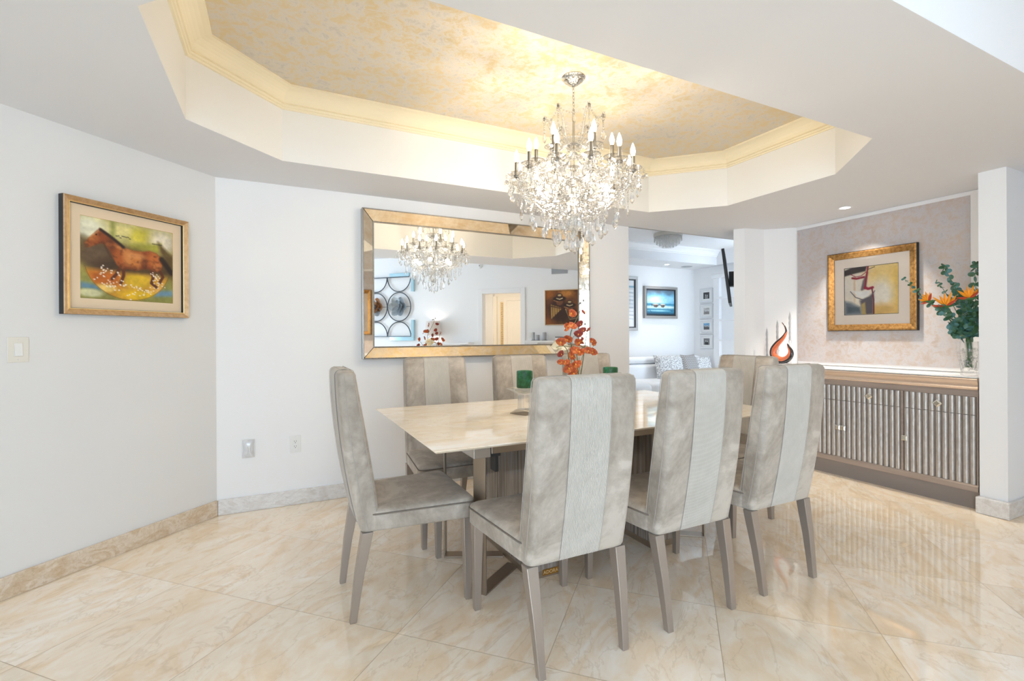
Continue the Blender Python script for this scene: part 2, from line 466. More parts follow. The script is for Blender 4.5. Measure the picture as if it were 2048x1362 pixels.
def wall_seg(name, a, b, th, z0, z1, m_=None):
    """upright slab whose inner face runs a->b, the room being to the right of a->b"""
    a, b = Vector(a), Vector(b); d = (b - a).normalized(); n = Vector((-d.y, d.x)) * th
    mb = MB(); mb.prism([tuple(a), tuple(b), tuple(b + n), tuple(a + n)], z0, z1)
    return struct(name, mb, m_ or M['wall'])
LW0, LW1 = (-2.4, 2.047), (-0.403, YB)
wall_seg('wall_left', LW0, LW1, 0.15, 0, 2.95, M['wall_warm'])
mb = MB(); mb.prism([(-0.403, YB), (3.37, YB), (3.37, YB + 0.18), (-0.47, YB + 0.18)], 0, 2.95); struct('wall_back', mb, M['wall'])
# terrace walls with their openings (behind the camera)
mb = MB()
mb.box((-2.55, -3.1, 0), (-2.4, -3.5, 2.95)); mb.box((-2.55, -0.7, 0), (-2.4, 2.12, 2.95)); mb.box((-2.55, -3.1, 2.62), (-2.4, -0.7, 2.95))
struct('wall_terrace_side', mb, M['wall'])
mb = MB()
mb.box((-2.55, -3.65, 0), (-2.2, -3.5, 2.95)); mb.box((0.3, -3.65, 0), (0.62, -3.5, 2.95)); mb.box((-2.2, -3.65, 2.62), (0.3, -3.5, 2.95))
struct('wall_rear', mb, M['wall'])
def slider(name, x0, x1, n):
    mb = MB()
    mb.box((x0, -0.03, 0.0), (x1, 0.03, 0.06)); mb.box((x0, -0.03, 2.56), (x1, 0.03, 2.62))
    for k in range(n + 1):
        x = x0 + (x1 - x0) * k / n
        xa = min(max(x - 0.03, x0), x1 - 0.06)
        mb.box((xa, -0.028, 0.06), (xa + 0.06, 0.028, 2.56))
    o = struct(name, mb, M['trimwhite'])
    g = MB(); g.box((x0 + 0.06, -0.004, 0.06), (x1 - 0.06, 0.004, 2.56)); g.build('pane', M['pane'], o)
    return o
o = slider('window_1', -1.25, 1.25, 2); o.location = (-0.95, -3.57, 0)
o = slider('window_2', -1.2, 1.2, 2); o.location = (-2.47, -1.9, 0); o.rotation_euler.z = PI / 2

# diagonal wall behind/right of the camera with its doorway: frame W, local x along (-.707,-.707), -y out into the room
DW = Matrix.Translation((3.95, -0.02, 0)) @ Matrix.Rotation(math.radians(-135), 4, 'Z')
DRZ = math.radians(-135)
def dloc(a, z=0.0, out=0.0): return DW @ Vector((-a, -out, z))
mb = MB()
for (x0, x1, z0, z1) in ((-2.12, -0.172, 0, 2.95), (0.595, 4.95, 0, 2.95), (-0.172, 0.595, 2.095, 2.95)):
    mb.box((x0, 0, z0), (x1, 0.14, z1))
mb.xf(DW); struct('wall_diagonal', mb, M['wall'])
mb = MB()
for (x0, x1, z0, z1) in ((-0.262, -0.172, 0, 2.185), (0.595, 0.685, 0, 2.185), (-0.172, 0.595, 2.095, 2.185)):
    mb.box((x0, -0.022, z0), (x1, -0.0005, z1))
mb.xf(DW); struct('trim_1', mb, M['trimwhite'], bevel=0.004)
# hallway beyond the doorway
mb = MB()
mb.box((-0.30, 1.9, 0), (1.75, 2.05, 2.4)); mb.xf(DW); struct('wall_hall_rear', mb, M['hallcream'])
for nm, x0, x1 in (('wall_hall_left', 1.6, 1.75), ('wall_hall_right', -0.30, -0.18)):
    mb = MB(); mb.box((x0, 0.15, 0), (x1, 1.899, 2.4)); mb.xf(DW); struct(nm, mb, M['hallcream'])
mb = MB(); mb.box((-0.30, 0.15, 2.4), (1.75, 2.05, 2.45)); mb.xf(DW); struct('ceiling_hall', mb, M['ceil'])
mb = MB(); mb.box((1.08, 1.78, 0), (1.599, 1.899, 2.399)); mb.xf(DW); struct('wall_hall_corner', mb, M['wall'])
mb = MB(); mb.box((1.0, 1.80, 0), (1.079, 1.899, 2.2)); mb.xf(DW); struct('trim_6', mb, M['hallcream'])
# pier on the right, the niche wall and the faceted pier on the left of the niche
mb = MB(); mb.prism([(4.55, 1.475), (5.55, 1.475), (5.55, 1.625), (4.55, 1.625)], 0, 2.95); struct('wall_pier_right', mb, M['wall'])
mb = MB(); mb.box((5.06, 1.625, 0), (5.2, 3.40, 2.95)); struct('wall_niche', mb, M['wall'])
mb = MB(); mb.prism([(4.514, 3.662), (4.571, 3.568), (4.823, 3.52), (5.06, 3.305), (5.2, 3.305), (6.9, 3.305), (6.9, 5.0), (6.2, 5.0)], 0, 2.95); struct('wall_pier_left', mb, M['wall'])
mb = MB(); mb.box((5.046, 1.852, 1.0), (5.0598, 3.29, 2.408)); struct('trim_2', mb, M['rosepaper'])
mb = MB(); mb.box((5.05, 1.66, 0.97), (5.0598, 1.852, 2.44)); mb.box((5.05, 1.852, 2.408), (5.0598, 3.29, 2.44)); mb.box((5.05, 1.852, 0.97), (5.0598, 3.29, 1.0)); struct('trim_3', mb, M['trimwhite'])

# skirting
def skirt(name, a, b, th=0.016, h=0.112, mt_='base'):
    a, b = Vector(a), Vector(b); d = (b - a).normalized(); n = Vector((d.y, -d.x)) * th
    mb = MB(); mb.prism([tuple(a + n * 0.02), tuple(b + n * 0.02), tuple(b + n), tuple(a + n)], 0.0005, h)
    return struct(name, mb, M[mt_], bevel=0.003)
skirt('baseboard_left', LW0, (-0.407, YB - 0.004))
skirt('baseboard_back', (-0.395, YB), (3.37, YB), mt_='base_grey')
mb = MB(); mb.prism([(4.495, 1.452), (5.5, 1.452), (5.5, 1.474), (4.549, 1.474), (4.549, 1.63), (4.495, 1.63)], 0.0005, 0.115); struct('baseboard_pier', mb, M['base_grey'], bevel=0.004)
mb = MB(); mb.prism([(4.50, 3.664), (4.558, 3.553), (4.59, 3.545), (4.572, 3.5675), (4.5135, 3.6645)], 0.0005, 0.115); struct('baseboard_pier_left', mb, M['base_grey'])

# dropped ceiling with the octagonal opening
OCT = [(-0.435, 2.072), (-0.435, 3.036), (0.031, 3.484), (3.146, 3.484), (3.630, 3.006), (3.630, 2.082), (3.168, 1.606), (0.031, 1.606)]
OUT = [(-2.55, YS), (5.5, YS), (5.5, YB + 0.005), (-0.43, YB + 0.03), (-2.45, 2.02), (-2.55, 2.0)]
bm = bmesh.new()
def loop(poly):
    v_ = [bm.verts.new((x, y, ZC)) for x, y in poly]
    return [bm.edges.new((v_[i], v_[(i + 1) % len(v_)])) for i in range(len(v_))]
ee = loop(OUT) + loop(OCT)
bmesh.ops.triangle_fill(bm, use_beauty=True, use_dissolve=False, edges=ee)
for f in bm.faces:
    if f.normal.z > 0: f.normal_flip()
me = bpy.data.meshes.new('ceiling'); bm.to_mesh(me); bm.free(); me.materials.append(M['ceil'])
tag(link('ceiling', me), kind='structure')
mb = MB(); mb.box((-2.55, YS + 0.001, ZC + 0.001), (5.5, YS + 0.02, 2.95)); struct('wall_soffit', mb, M['wall'])
mb = MB(); mb.box((3.37, YB, ZC), (5.5, YB + 0.02, 2.95)); struct('wall_beam', mb, M['wall'])
mb = MB()
n = len(OCT)
mb.add([(x, y, ZC) for x, y in OCT] + [(x, y, ZT) for x, y in OCT], [(i, (i + 1) % n, n + (i + 1) % n, n + i) for i in range(n)])
struct('wall_tray', mb, M['trayside'], recalc=False)
def inset(poly, e):
    out = []; k = len(poly)
    for i in range(k):
        p0, p1, p2 = Vector(poly[i - 1]), Vector(poly[i]), Vector(poly[(i + 1) % k])
        d1, d2 = (p1 - p0).normalized(), (p2 - p1).normalized()
        n1, n2 = Vector((d1.y, -d1.x)), Vector((d2.y, -d2.x))
        b = (n1 + n2); b = b / (1 + n1.dot(n2))
        out.append(tuple(p1 + b * e))
    return out
# crown moulding: stepped foot, cove, lip (offset from the tray wall, height)
prof = [(0.0, 2.782), (0.014, 2.782), (0.017, 2.790), (0.014, 2.797), (0.022, 2.799), (0.027, 2.807), (0.022, 2.815), (0.032, 2.817)]
for k in range(7):
    a = PI / 2 * k / 6
    prof.append((0.032 + 0.088 * (1 - math.cos(a)), 2.820 + 0.066 * math.sin(a)))
prof += [(0.128, 2.886), (0.128, 2.8995), (0.0, 2.8995)]
mb = MB(); rings = [[(x, y, z) for x, y in inset(OCT, e)] for e, z in prof]
mb.loft(rings, False, False)
struct('trim_4', mb, M['crown'])
mb = MB(); mb.prism(OCT, ZT, ZT + 0.02); struct('ceiling_tray', mb, M['goldpaper'])
mb = MB(); mb.box((-3.2, -4.2, 2.96), (8.2, 8.0, 3.02)); struct('ceiling_slab', mb, M['ceil'])
mb = MB(); mb.box((-2.55, -3.65, 2.90), (6.2, YS, 2.94)); struct('ceiling_high', mb, M['ceil'])

# ------------------------------------------------------------------ living room shell beyond the opening
XR, YF = 7.408, 6.93
mb = MB(); mb.box((2.9, YF, 0), (XR + 0.15, YF + 0.15, 2.95)); struct('wall_living_back', mb, M['wall'])
mb = MB(); mb.box((XR, 5.0, 0), (XR + 0.15, YF, 2.95)); struct('wall_living_right', mb, M['wall'])
mb = MB(); mb.box((2.75, YB + 0.18, 0), (2.9, 5.4, 2.95)); mb.box((2.75, 5.8, 0), (2.9, YF + 0.15, 2.95)); mb.box((2.75, 5.4, 2.6), (2.9, 5.8, 2.95)); struct('wall_living_left', mb, M['wall'])
o = slider('window_fill', -0.2, 0.2, 1); o.location = (2.83, 5.6, 0); o.rotation_euler.z = PI / 2  # unseen window added to let light into the living room
mb = MB(); mb.box((2.9, YB + 0.02, 2.84), (XR, 6.28, 2.88)); struct('ceiling_living', mb, M['ceil'])
mb = MB(); mb.box((2.9, 6.28, 2.575), (XR, YF, 2.84)); mb.box((XR - 0.12, 5.0, 2.575), (XR, 6.28, 2.84)); struct('ceiling_living_soffit', mb, M['ceil'])
mb = MB()
cp = [(0.0, 2.715), (0.012, 2.72), (0.016, 2.735), (0.03, 2.74), (0.04, 2.77), (0.07, 2.805), (0.09, 2.81), (0.09, 2.8395), (0.0, 2.8395)]
mb.loft([[(x, 6.2795 - e, z) for e, z in cp] for x in (2.905, XR - 0.125)])
struct('trim_5', mb, M['trimwhite'])
# built-in shelving on the living room's right wall
t = thing('bookcase', 'white built-in bookcase with a fluted pilaster beside the small framed photos', 'bookcase', (0, 0, 0))
mb = MB(); mb.box((7.33, 6.27, 0.001), (7.407, 6.40, 2.34)); mb.build('pilaster', M['trimwhite'], t, bevel=0.004)
mb = MB(); mb.box((7.30, 5.2, 2.34), (7.407, 6.42, 2.41)); mb.box((7.28, 5.2, 2.41), (7.407, 6.44, 2.44)); mb.build('cornice', M['trimwhite'], t, bevel=0.004)
mb = MB(); mb.box((7.395, 5.25, 0.1), (7.407, 6.27, 2.34)); mb.build('back_panel', M['wall'], t)
for z in (0.72, 1.17, 1.545, 1.95):
    mb = MB(); mb.box((7.24, 5.25, z), (7.395, 6.268, z + 0.03)); mb.build('shelf', M['trimwhite'], t)

# ------------------------------------------------------------------ dining chairs
def make_chair(label):
    t = thing('dining_chair', label, 'chair', group='velvet dining chairs around the table')
    # local frame: +y is the front, y = 0 at the front edge of the seat
    hw = lambda y: 0.275 + (0.232 - 0.275) * (-y / 0.5)
    def ring(z, ins, r=0.045):
        out = []
        for x, y in rrect(1.0, 1.0, 0.16, 5):
            yy = -0.25 + y * (0.25 - ins)
            out.append((x * (hw(yy) - ins), yy, z))
        return out
    mb = MB()
    mb.loft([ring(0.402, 0.02), ring(0.405, 0.008), ring(0.414, 0.0), ring(0.478, 0.0), ring(0.4805, 0.004), ring(0.483, 0.004), ring(0.486, 0.0),
             ring(0.494, 0.003), ring(0.502, 0.014), ring(0.508, 0.04), ring(0.513, 0.10), ring(0.515, 0.2)])
    seat = mb.build('seat', M['velvet'], t, smooth=True, angle=50)
    mb = MB()
    mb.tube([(x, y, 0.4818) for x, y, z in ring(0.48, -0.0015)], 0.0035, 6, True)
    mb.build('piping', M['seam'], seat, smooth=True)
    # backrest: swept rounded slab, curved backwards towards the top
    zs = [0.402, 0.408, 0.42, 0.50, 0.58, 0.66, 0.74, 0.82, 0.90, 0.98, 1.05, 1.095, 1.113, 1.124, 1.13, 1.132]
    def prof(z):
        k = (z - 0.41) / 0.72
        rear = -0.535 - 0.094 * (1 - (1 - min(max(k, 0), 1)) ** 1.8)
        front = -0.430 if z < 0.46 else -0.455 - 0.095 * min(1, max(0, (z - 0.50) / 0.60)) ** 1.1
        return rear, front
    def bring(z, ins, grow=0.0, x0=None, x1=None):
        rear, front = prof(z)
        hy, cy_ = (front - rear) / 2, (front + rear) / 2
        hx = 0.231 - 0.006 * (z - 0.4)
        return [(x, y, z) for x, y in rrect(hx - ins + grow, hy - ins + grow, 0.026, 5, 0, cy_)]
    ins = {0.402: 0.012, 0.408: 0.004, 1.113: 0.001, 1.124: 0.006, 1.13: 0.014, 1.132: 0.022}
    mb = MB(); mb.loft([bring(z, ins.get(z, 0)) for z in zs])
    back = mb.build('backrest', M['velvet'], t, smooth=True, angle=50)
    # ribbed stripe wrapped over front, top and rear of the backrest
    path = [(prof(z)[0] + ins.get(z, 0) - 0.0025, z) for z in zs[1:]]
    top = [(path[-1][0] + (prof(1.132)[1] - 0.022 + 0.0025 - path[-1][0]) * q, 1.1345) for q in (0.3, 0.7)]
    front = [(prof(z)[1] - ins.get(z, 0) + 0.0025, z) for z in reversed(zs[4:])]
    pth = path + top + front
    x0, x1 = -0.093, 0.093
    mb = MB(); pts = []
    for y, z in pth:
        for k in range(7): pts.append((x0 + (x1 - x0) * k / 6 * (1.0), y, z))
    mb.sheet(pts, len(pth), 7)
    mb.build('stripe_panel', M['ribbed'], back, smooth=True, recalc=False, angle=60)
    for x in (x0, x1):
        mb = MB(); mb.tube([(x, y, z) for y, z in pth], 0.0012, 5)
        mb.build('seam', M['stitch'], back, smooth=True)
    for fr in (0.30, 0.86):                                 # piped seams round the edge of the backrest
        def sp(z, sx):
            r_, f_ = prof(z); i_ = ins.get(z, 0)
            return (sx * (0.231 - 0.006 * (z - 0.4) - i_ + 0.0004), r_ + (f_ - r_) * fr, z)
        zz = [z for z in zs if 0.42 <= z <= 1.125]
        pts = [sp(z, -1) for z in zz] + [(-0.19, sp(1.13, 1)[1], 1.1322), (0.0, sp(1.13, 1)[1], 1.1325), (0.19, sp(1.13, 1)[1], 1.1322)] + [sp(z, 1) for z in reversed(zz)]
        mb = MB(); mb.tube(pts, 0.0016, 5); mb.build('piping', M['stitch'], back, smooth=True)
    # tapered square legs: rear pair raked back
    for sx in (-1, 1):
        mb = MB()
        def sq(cx, cy_, h, z): return [(cx + a * h, cy_ + b * h, z) for a, b in ((-1, -1), (1, -1), (1, 1), (-1, 1))]
        mb.loft([sq(sx * 0.240, -0.034, 0.0145, 0.0), sq(sx * 0.237, -0.036, 0.0235, 0.404)])
        mb.build('leg', M['leg'], t, bevel=0.0025)
        mb = MB()
        rk = [(-0.568, 0.0, 0.015), (-0.556, 0.10, 0.0172), (-0.540, 0.22, 0.0202), (-0.520, 0.33, 0.0232), (-0.507, 0.404, 0.0248)]
        mb.loft([sq(sx * (0.195 + 0.014 * z / 0.4), y, h, z) for y, z, h in rk])
        mb.build('leg', M['leg'], t, bevel=0.0025)
    return t
chairs = [  # seat front centre, facing, label
    ((0.865, 2.450), -90, 'velvet dining chair at the left end of the table, seen in side view'),
    ((1.075, 2.135), 0, 'velvet chair nearest the camera, its back to us, hiding the orchid pot'),
    ((1.715, 2.140), 0, 'middle velvet chair of the three with their backs to the camera'),
    ((2.345, 2.150), 0, 'velvet chair with its back to the camera, standing nearest the buffet'),
    ((1.028, 2.805), 180, 'velvet chair below the left half of the wall mirror, facing us across the table'),
    ((1.722, 2.805), 180, 'velvet chair facing us, behind the green candle on the tall crystal stand'),
    ((2.360, 2.805), 180, 'velvet chair facing us, mostly hidden behind the orange orchids'),
    ((2.520, 2.405), 90, 'velvet chair at the far end of the table, below the glass swirl sculpture'),
]
proto = make_chair(chairs[0][2])
for i, ((x, y), a, lab) in enumerate(chairs):
    o = proto if i == 0 else copy_tree(proto)
    o.location = (x, y, 0); o.rotation_euler.z = math.radians(a); o['label'] = lab

# ------------------------------------------------------------------ dining table
TZ = 0.822
tb = thing('dining_table', 'long dining table with glossy cream stone-look top and bronze frame', 'table', (1.672, 2.50, 0))
x0, x1, y0, y1 = 0.562 - 1.672, 2.782 - 1.672, 1.866 - 2.50, 3.148 - 2.50
mb = MB()
def tr(z, e): return [(x0 + e, y0 + e, z), (x1 - e, y0 + e, z), (x1 - e, y1 - e, z), (x0 + e, y1 - e, z)]
mb.loft([tr(TZ - 0.012, 0.012), tr(TZ - 0.003, 0.0), tr(TZ - 0.001, 0.0), tr(TZ, 0.001)])
top = mb.build('tabletop', M['tabletop'], tb)
# apron frame: two end beams and two long rails
for (a, b, nm, mt) in (((-0.86, -0.43, 0.716), (-0.775, 0.43, 0.8095), 'end_beam', 'bronze_light'), ((0.775, -0.43, 0.716), (0.86, 0.43, 0.8095), 'end_beam', 'bronze_light'),
                   ((-0.770, -0.43, 0.730), (0.770, -0.395, 0.8095), 'side_rail', 'bronze'), ((-0.770, 0.395, 0.730), (0.770, 0.43, 0.8095), 'side_rail', 'bronze')):
    mb = MB(); mb.box(a, b); mb.build(nm, M[mt], tb, bevel=0.002)
mb = MB(); mb.box((-0.78, -0.40, 0.765), (0.78, 0.40, 0.809)); mb.build('underframe', M['darkgap'], tb)
for sx in (-1, 1):
    mb = MB(); mb.box((sx * 0.752 - 0.03, -0.425, 0.716), (sx * 0.752 + 0.03, -0.36, 0.7295)); mb.box((sx * 0.735 - 0.012, -0.42, 0.640), (sx * 0.735 + 0.004, -0.36, 0.716)); mb.build('slide_bracket', M['darkgap'], tb)
# two upright box pedestals faced with striated panels
for k, xc in enumerate((-0.395, 0.435)):
    mb = MB(); mb.box((xc - 0.092, -0.282, 0.035), (xc + 0.072, 0.307, 0.69))
    ped = mb.build('pedestal', M['striated'], tb)
    for nm, z0, z1 in (('base_plate', 0.0, 0.0348), ('top_plate', 0.6902, 0.764)):
        mb = MB(); mb.box((xc - 0.095, -0.285, z0), (xc + 0.075, 0.31, z1)); mb.build(nm, M['bronze'], ped, bevel=0.002)
    if k == 0:
        mb = MB(); mb.box((xc - 0.02, -0.2885, 0.012), (xc + 0.075, -0.2852, 0.042))
        pl = mb.build('brass_plate', M['brass'], ped)
        cu = bpy.data.curves.new('lettering', 'FONT'); cu.body = 'ADORA'; cu.size = 0.026; cu.extrude = 0.0006; cu.align_x = 'CENTER'; cu.align_y = 'CENTER'
        tmp = bpy.data.objects.new('tmp', cu); C.objects.link(tmp)
        me = bpy.data.meshes.new_from_object(tmp.evaluated_get(bpy.context.evaluated_depsgraph_get()))
        bpy.data.objects.remove(tmp)
        me.transform(Matrix.Translation((xc + 0.0275, -0.2889, 0.027)) @ Matrix.Rotation(PI / 2, 4, 'X')); me.materials.clear(); me.materials.append(M['brass_lt'])
        link('lettering', me, ped)
# four bent flat-bar legs running in from the corners to the pedestals
def bar_leg(px, py, qx, qy):
    d = Vector((qx - px, qy - py)).normalized(); s_ = Vector((-d.y, d.x)) * 0.036
    t_ = 0.009
    P, Q = Vector((px, py)), Vector((qx, qy))
    mb = MB()
    mb.prism([tuple(P + s_), tuple(P - s_), tuple(P - s_ + d * t_), tuple(P + s_ + d * t_)], t_, 0.716)
    mb.prism([tuple(P + s_), tuple(P - s_), tuple(Q - s_), tuple(Q + s_)], 0.0, t_)
    return mb.build('leg', M['bronze'], tb, bevel=0.0015)
bar_leg(-0.775, -0.285, -0.492, -0.085); bar_leg(-0.800, 0.200, -0.492, 0.05)
bar_leg(0.775, -0.285, 0.512, -0.085); bar_leg(0.800, 0.200, 0.512, 0.05)

# ------------------------------------------------------------------ things on the table
def candle_stand(loc, label):
    t = thing('candle_holder', label, 'candle holder', loc, math.radians(20), 'crystal candle stands on the dining table')
    def sqr(h, z): return [(a * h, b * h, z) for a, b in ((-1, -1), (1, -1), (1, 1), (-1, 1))]
    mb = MB(); mb.loft([sqr(0.062, 0.0), sqr(0.062, 0.006), sqr(0.044, 0.020), sqr(0.040, 0.026)]); mb.build('foot', M['glass'], t)
    mb = MB(); mb.loft([sqr(0.032, 0.0262), sqr(0.030, 0.118)])
    a = len(mb.v); mb.build('column', M['glass'], t, bevel=0.003)
    mb = MB(); mb.loft([sqr(0.034, 0.1182), sqr(0.046, 0.128), sqr(0.078, 0.150), sqr(0.080, 0.155), sqr(0.066, 0.155)]); mb.build('cup', M['glass'], t)
    return t
def pillar_candle(loc, label):
    t = thing('pillar_candle', label, 'candle', loc, 0, 'green pillar candles')
    mb = MB(); mb.lathe([(0.046, 0), (0.0485, 0.003), (0.0485, 0.094), (0.046, 0.101), (0.041, 0.101), (0.037, 0.095), (0.0, 0.092)], 28); mb.build('wax', M['greenwax'], t, smooth=True)
    mb = MB(); mb.tube([(0, 0, 0.091), (0.001, 0, 0.100)], 0.0012, 6); mb.build('wick', M['black'], t)
    return t
candle_stand((1.322, 2.535, TZ), 'tall clear crystal candle stand on the table, left of the orchids')
pillar_candle((1.322, 2.535, TZ + 0.1555), 'green pillar candle on the crystal stand left of the orchids')
candle_stand((1.955, 2.535, TZ), 'crystal candle stand behind the nearest chair, right of the orchids')
pillar_candle((1.955, 2.535, TZ + 0.1555), 'green pillar candle peeking over the nearest chair, right of the orchids')

# orchids in a bowl
OY = 2.47
t = thing('orchid_arrangement', 'orange artificial orchid stems in a white pot at the middle of the table', 'flowers', (1.63, OY, TZ))
org = Vector((1.63, OY, TZ))
mb = MB(); mb.lathe([(0.05, 0), (0.062, 0.004), (0.085, 0.05), (0.09, 0.10), (0.086, 0.102), (0.08, 0.10), (0.0, 0.085)], 28); mb.build('pot', M['gloss_white'], t, smooth=True)
def opos(u, v, dy=0.0): return aty(u, v, OY + dy) - org
def ostem(pts, r0=0.0042):
    p = smooth_path([(0.0 + random.uniform(-.02, .02), random.uniform(-.02, .02), 0.08)] + [tuple(opos(*q)) for q in pts], 5)
    mb = MB(); mb.tube(p, [r0 * (1 - 0.6 * i / (len(p) - 1)) for i in range(len(p))], 6); return mb.build('stem', M['stem'], t, smooth=True)
ostem([(1158, 755), (1147, 715), (1142, 690), (1141, 668), (1150, 645), (1160, 622), (1165, 603)])
ostem([(1161, 752, .03), (1166, 720, .03), (1170, 690, .03), (1174, 665, .03), (1177, 652, .02)])
ostem([(1140, 752, -.03), (1137, 715, -.04), (1134, 700, -.05), (1126, 690, -.05)])
ostem([(1155, 740, .05), (1150, 700, .08), (1130, 692, .10), (1112, 695, .12)])
ostem([(1144, 684), (1155, 672), (1162, 660)], 0.002); ostem([(1165, 712, .03), (1180, 702, .03), (1188, 690, .02)], 0.002)
def petal_mesh(mt, name, r=0.024):
    mb = MB()
    for k, (a, s_) in enumerate(((90, 0.9), (162, 1.15), (234, 0.85), (306, 0.85), (18, 1.15))):
        st = len(mb.v); pts = []
        for i in range(6):
            q = i / 5; wdt = r * 0.60 * math.sin(PI * (0.12 + 0.86 * q)) ** 0.8 * (1.0 if i < 5 else 0.25)
            for j in range(5):
                e = (j - 2) / 2
                pts.append((e * wdt, -0.25 * r * (q * q) + 0.28 * r * abs(e) * q + 0.1 * r, q * r * 1.05))
        mb.sheet(pts, 6, 5)
        mb.xf(Matrix.Rotation(math.radians(90 - a), 4, 'Y') @ Matrix.Scale(s_, 4), st)
    mb.cur = 1; mb.ball((0, -0.2 * r, -0.1 * r), 0.17 * r, 8, 5, (0.8, 1.1, 1.2))
    return mb.mesh(name, [mt, M['lip']], smooth=True, recalc=False, angle=60)
pm = {'o': petal_mesh(M['orchid'], 'blossom'), 'd': petal_mesh(M['orchid_dark'], 'blossom'), 'w': petal_mesh(M['orchid_white'], 'blossom')}
OR = [(1144, 627, 'o', 1.0, 0), (1168, 624, 'd', .7, .02), (1134, 652, 'o', .8, 0), (1145, 651, 'o', .95, -.02), (1134, 658, 'o', .6, -.03), (1160, 648, 'd', .8, .03),
      (1166, 660, 'd', .75, .02), (1176, 659, 'd', .6, .03), (1157, 668, 'd', .95, 0), (1122, 684, 'o', 1.05, -.04), (1136, 679, 'o', .95, -.02), (1157, 685, 'o', 1.0, 0),
      (1164, 682, 'd', .8, .03), (1151, 700, 'o', 1.15, -.03), (1161, 704, 'o', 1.1, -.04), (1185, 682, 'o', .7, .02), (1189, 688, 'o', .6, .02), (1177, 701, 'o', .9, 0),
      (1186, 704, 'o', .9, 0), (1122, 708, 'd', .75, -.05), (1144, 712, 'o', .95, -.04), (1122, 724, 'o', .75, -.05), (1132, 724, 'o', .9, -.05), (1137, 737, 'o', 1.1, -.07),
      (1152, 729, 'o', 1.15, -.06), (1147, 746, 'o', 1.0, -.07),
      (1112, 690, 'w', 1.25, .13), (1126, 694, 'w', 1.15, .12), (1118, 702, 'w', .9, .11)]
for i, (u, v, k, s_, dy) in enumerate(OR):
    p = opos(u, v, dy)
    o = link('blossom', pm[k], t, p)
    fl = 1 if k != 'w' else -1
    o.rotation_euler = (random.uniform(-.7, .45), random.uniform(-.8, .8), math.radians(-28) + random.uniform(-1.0, 1.0) + (PI if fl < 0 else 0))
    o.scale = (s_ * 1.18,) * 3
    if k == 'w': o['label'] = 'cream white orchid blossom'
bmb = MB(); bmb.ball((0, 0, 0), 0.009, 8, 6, (1, 1, 1.2)); bme = bmb.mesh('bud', M['bud'], smooth=True)
for u, v in ((1161, 606), (1167, 601), (1158, 607), (1170, 648)):
    o = link('bud', bme, t, opos(u, v)); o.scale = (random.uniform(.6, 1.1),) * 3

# ------------------------------------------------------------------ chandelier
CH = Vector((1.668, 2.518, ZT))
ch = thing('chandelier', 'large crystal chandelier with candle bulbs hanging from the gold tray ceiling', 'chandelier', CH)
FR = -math.atan2(CH.x, CH.y)              # direction of the camera seen from the chandelier (as an angle from -y)
def cp(ang, r, z):                        # ang 0 = towards the camera
    a = -PI / 2 + FR + math.radians(ang)
    return Vector((r * math.cos(a), r * math.sin(a), z - ZT))
mb = MB(); mb.lathe([(0.0, -0.0005), (0.072, -0.0005), (0.074, -0.006), (0.064, -0.012), (0.060, -0.022), (0.045, -0.028), (0.036, -0.040), (0.016, -0.046), (0.010, -0.056), (0.0, -0.058)], 32)
mb.build('canopy', M['chrome'], ch, smooth=True)
mb = MB()
for k in range(7):
    z = -0.062 - 0.021 * k
    ring = []
    for i in range(12):
        a = 2 * PI * i / 12
        x, zz = 0.007 * math.cos(a), 0.0135 * math.sin(a)
        ring.append((x, 0, z + zz) if k % 2 else (0, x, z + zz))
    mb.tube(ring, 0.0018, 6, True)
mb.build('chain', M['chrome'], ch, smooth=True)
mb = MB()
mb.lathe([(0.0, -0.20), (0.007, -0.20), (0.009, -0.30), (0.011, -0.40), (0.03, -0.41), (0.034, -0.43), (0.014, -0.445), (0.018, -0.47), (0.04, -0.50), (0.046, -0.53), (0.03, -0.57), (0.016, -0.59),
          (0.022, -0.62), (0.052, -0.64), (0.056, -0.66), (0.02, -0.68), (0.018, -0.72), (0.06, -0.745), (0.065, -0.775), (0.03, -0.80), (0.02, -0.86), (0.045, -0.90), (0.05, -0.93), (0.02, -0.97), (0.012, -1.0), (0.0, -1.004)], 12)
mb.build('stem', M['crystal'], ch)
mb = MB(); mb.lathe([(0.0, -0.19), (0.0065, -0.19), (0.0065, -0.96), (0.0, -0.96)], 8); mb.xf(Matrix.Scale(0.6, 4, (1, 0, 0)))
mb.build('rod', M['chrome'], ch, smooth=True)
mb = MB(); mb.lathe([(0.012, -0.415), (0.05, -0.425), (0.085, -0.405), (0.092, -0.40), (0.088, -0.408), (0.05, -0.435), (0.014, -0.428)], 16)
mb.build('upper_dish', M['crystal'], ch)
# faceted drop with its small button bead
def drop_mesh(name, h, wd, flat=0.55):
    mb = MB()
    mb.lathe([(0.0, 0.0), (0.16 * wd, -0.06 * h), (0.34 * wd, -0.26 * h), (0.5 * wd, -0.60 * h), (0.40 * wd, -0.80 * h), (0.0, -h)], 8, sy=flat)
    mb.ball((0, 0, 0.010), 0.0085, 8, 4, (1, 0.6, 1))
    return mb.mesh(name, M['crystal'])
DM = [drop_mesh('crystal_drop', 0.062, 0.034), drop_mesh('crystal_drop', 0.075, 0.030), drop_mesh('crystal_drop', 0.085, 0.044)]
ndrop = [0]
def drop(p, k, s_=1.0):
    o = link('crystal_drop', DM[k], ch, p, random.uniform(0, PI)); o.scale = (s_,) * 3
    o.rotation_euler.x = random.uniform(-.08, .08)
    ndrop[0] += 1
beads = MB()
def strand(p, q, sag, n_, r=0.0068):
    for i in range(n_ + 1):
        t_ = i / n_
        x = p.lerp(q, t_) - Vector((0, 0, sag * 4 * t_ * (1 - t_)))
        beads.ball(x, r * random.uniform(0.85, 1.15), 6, 3)
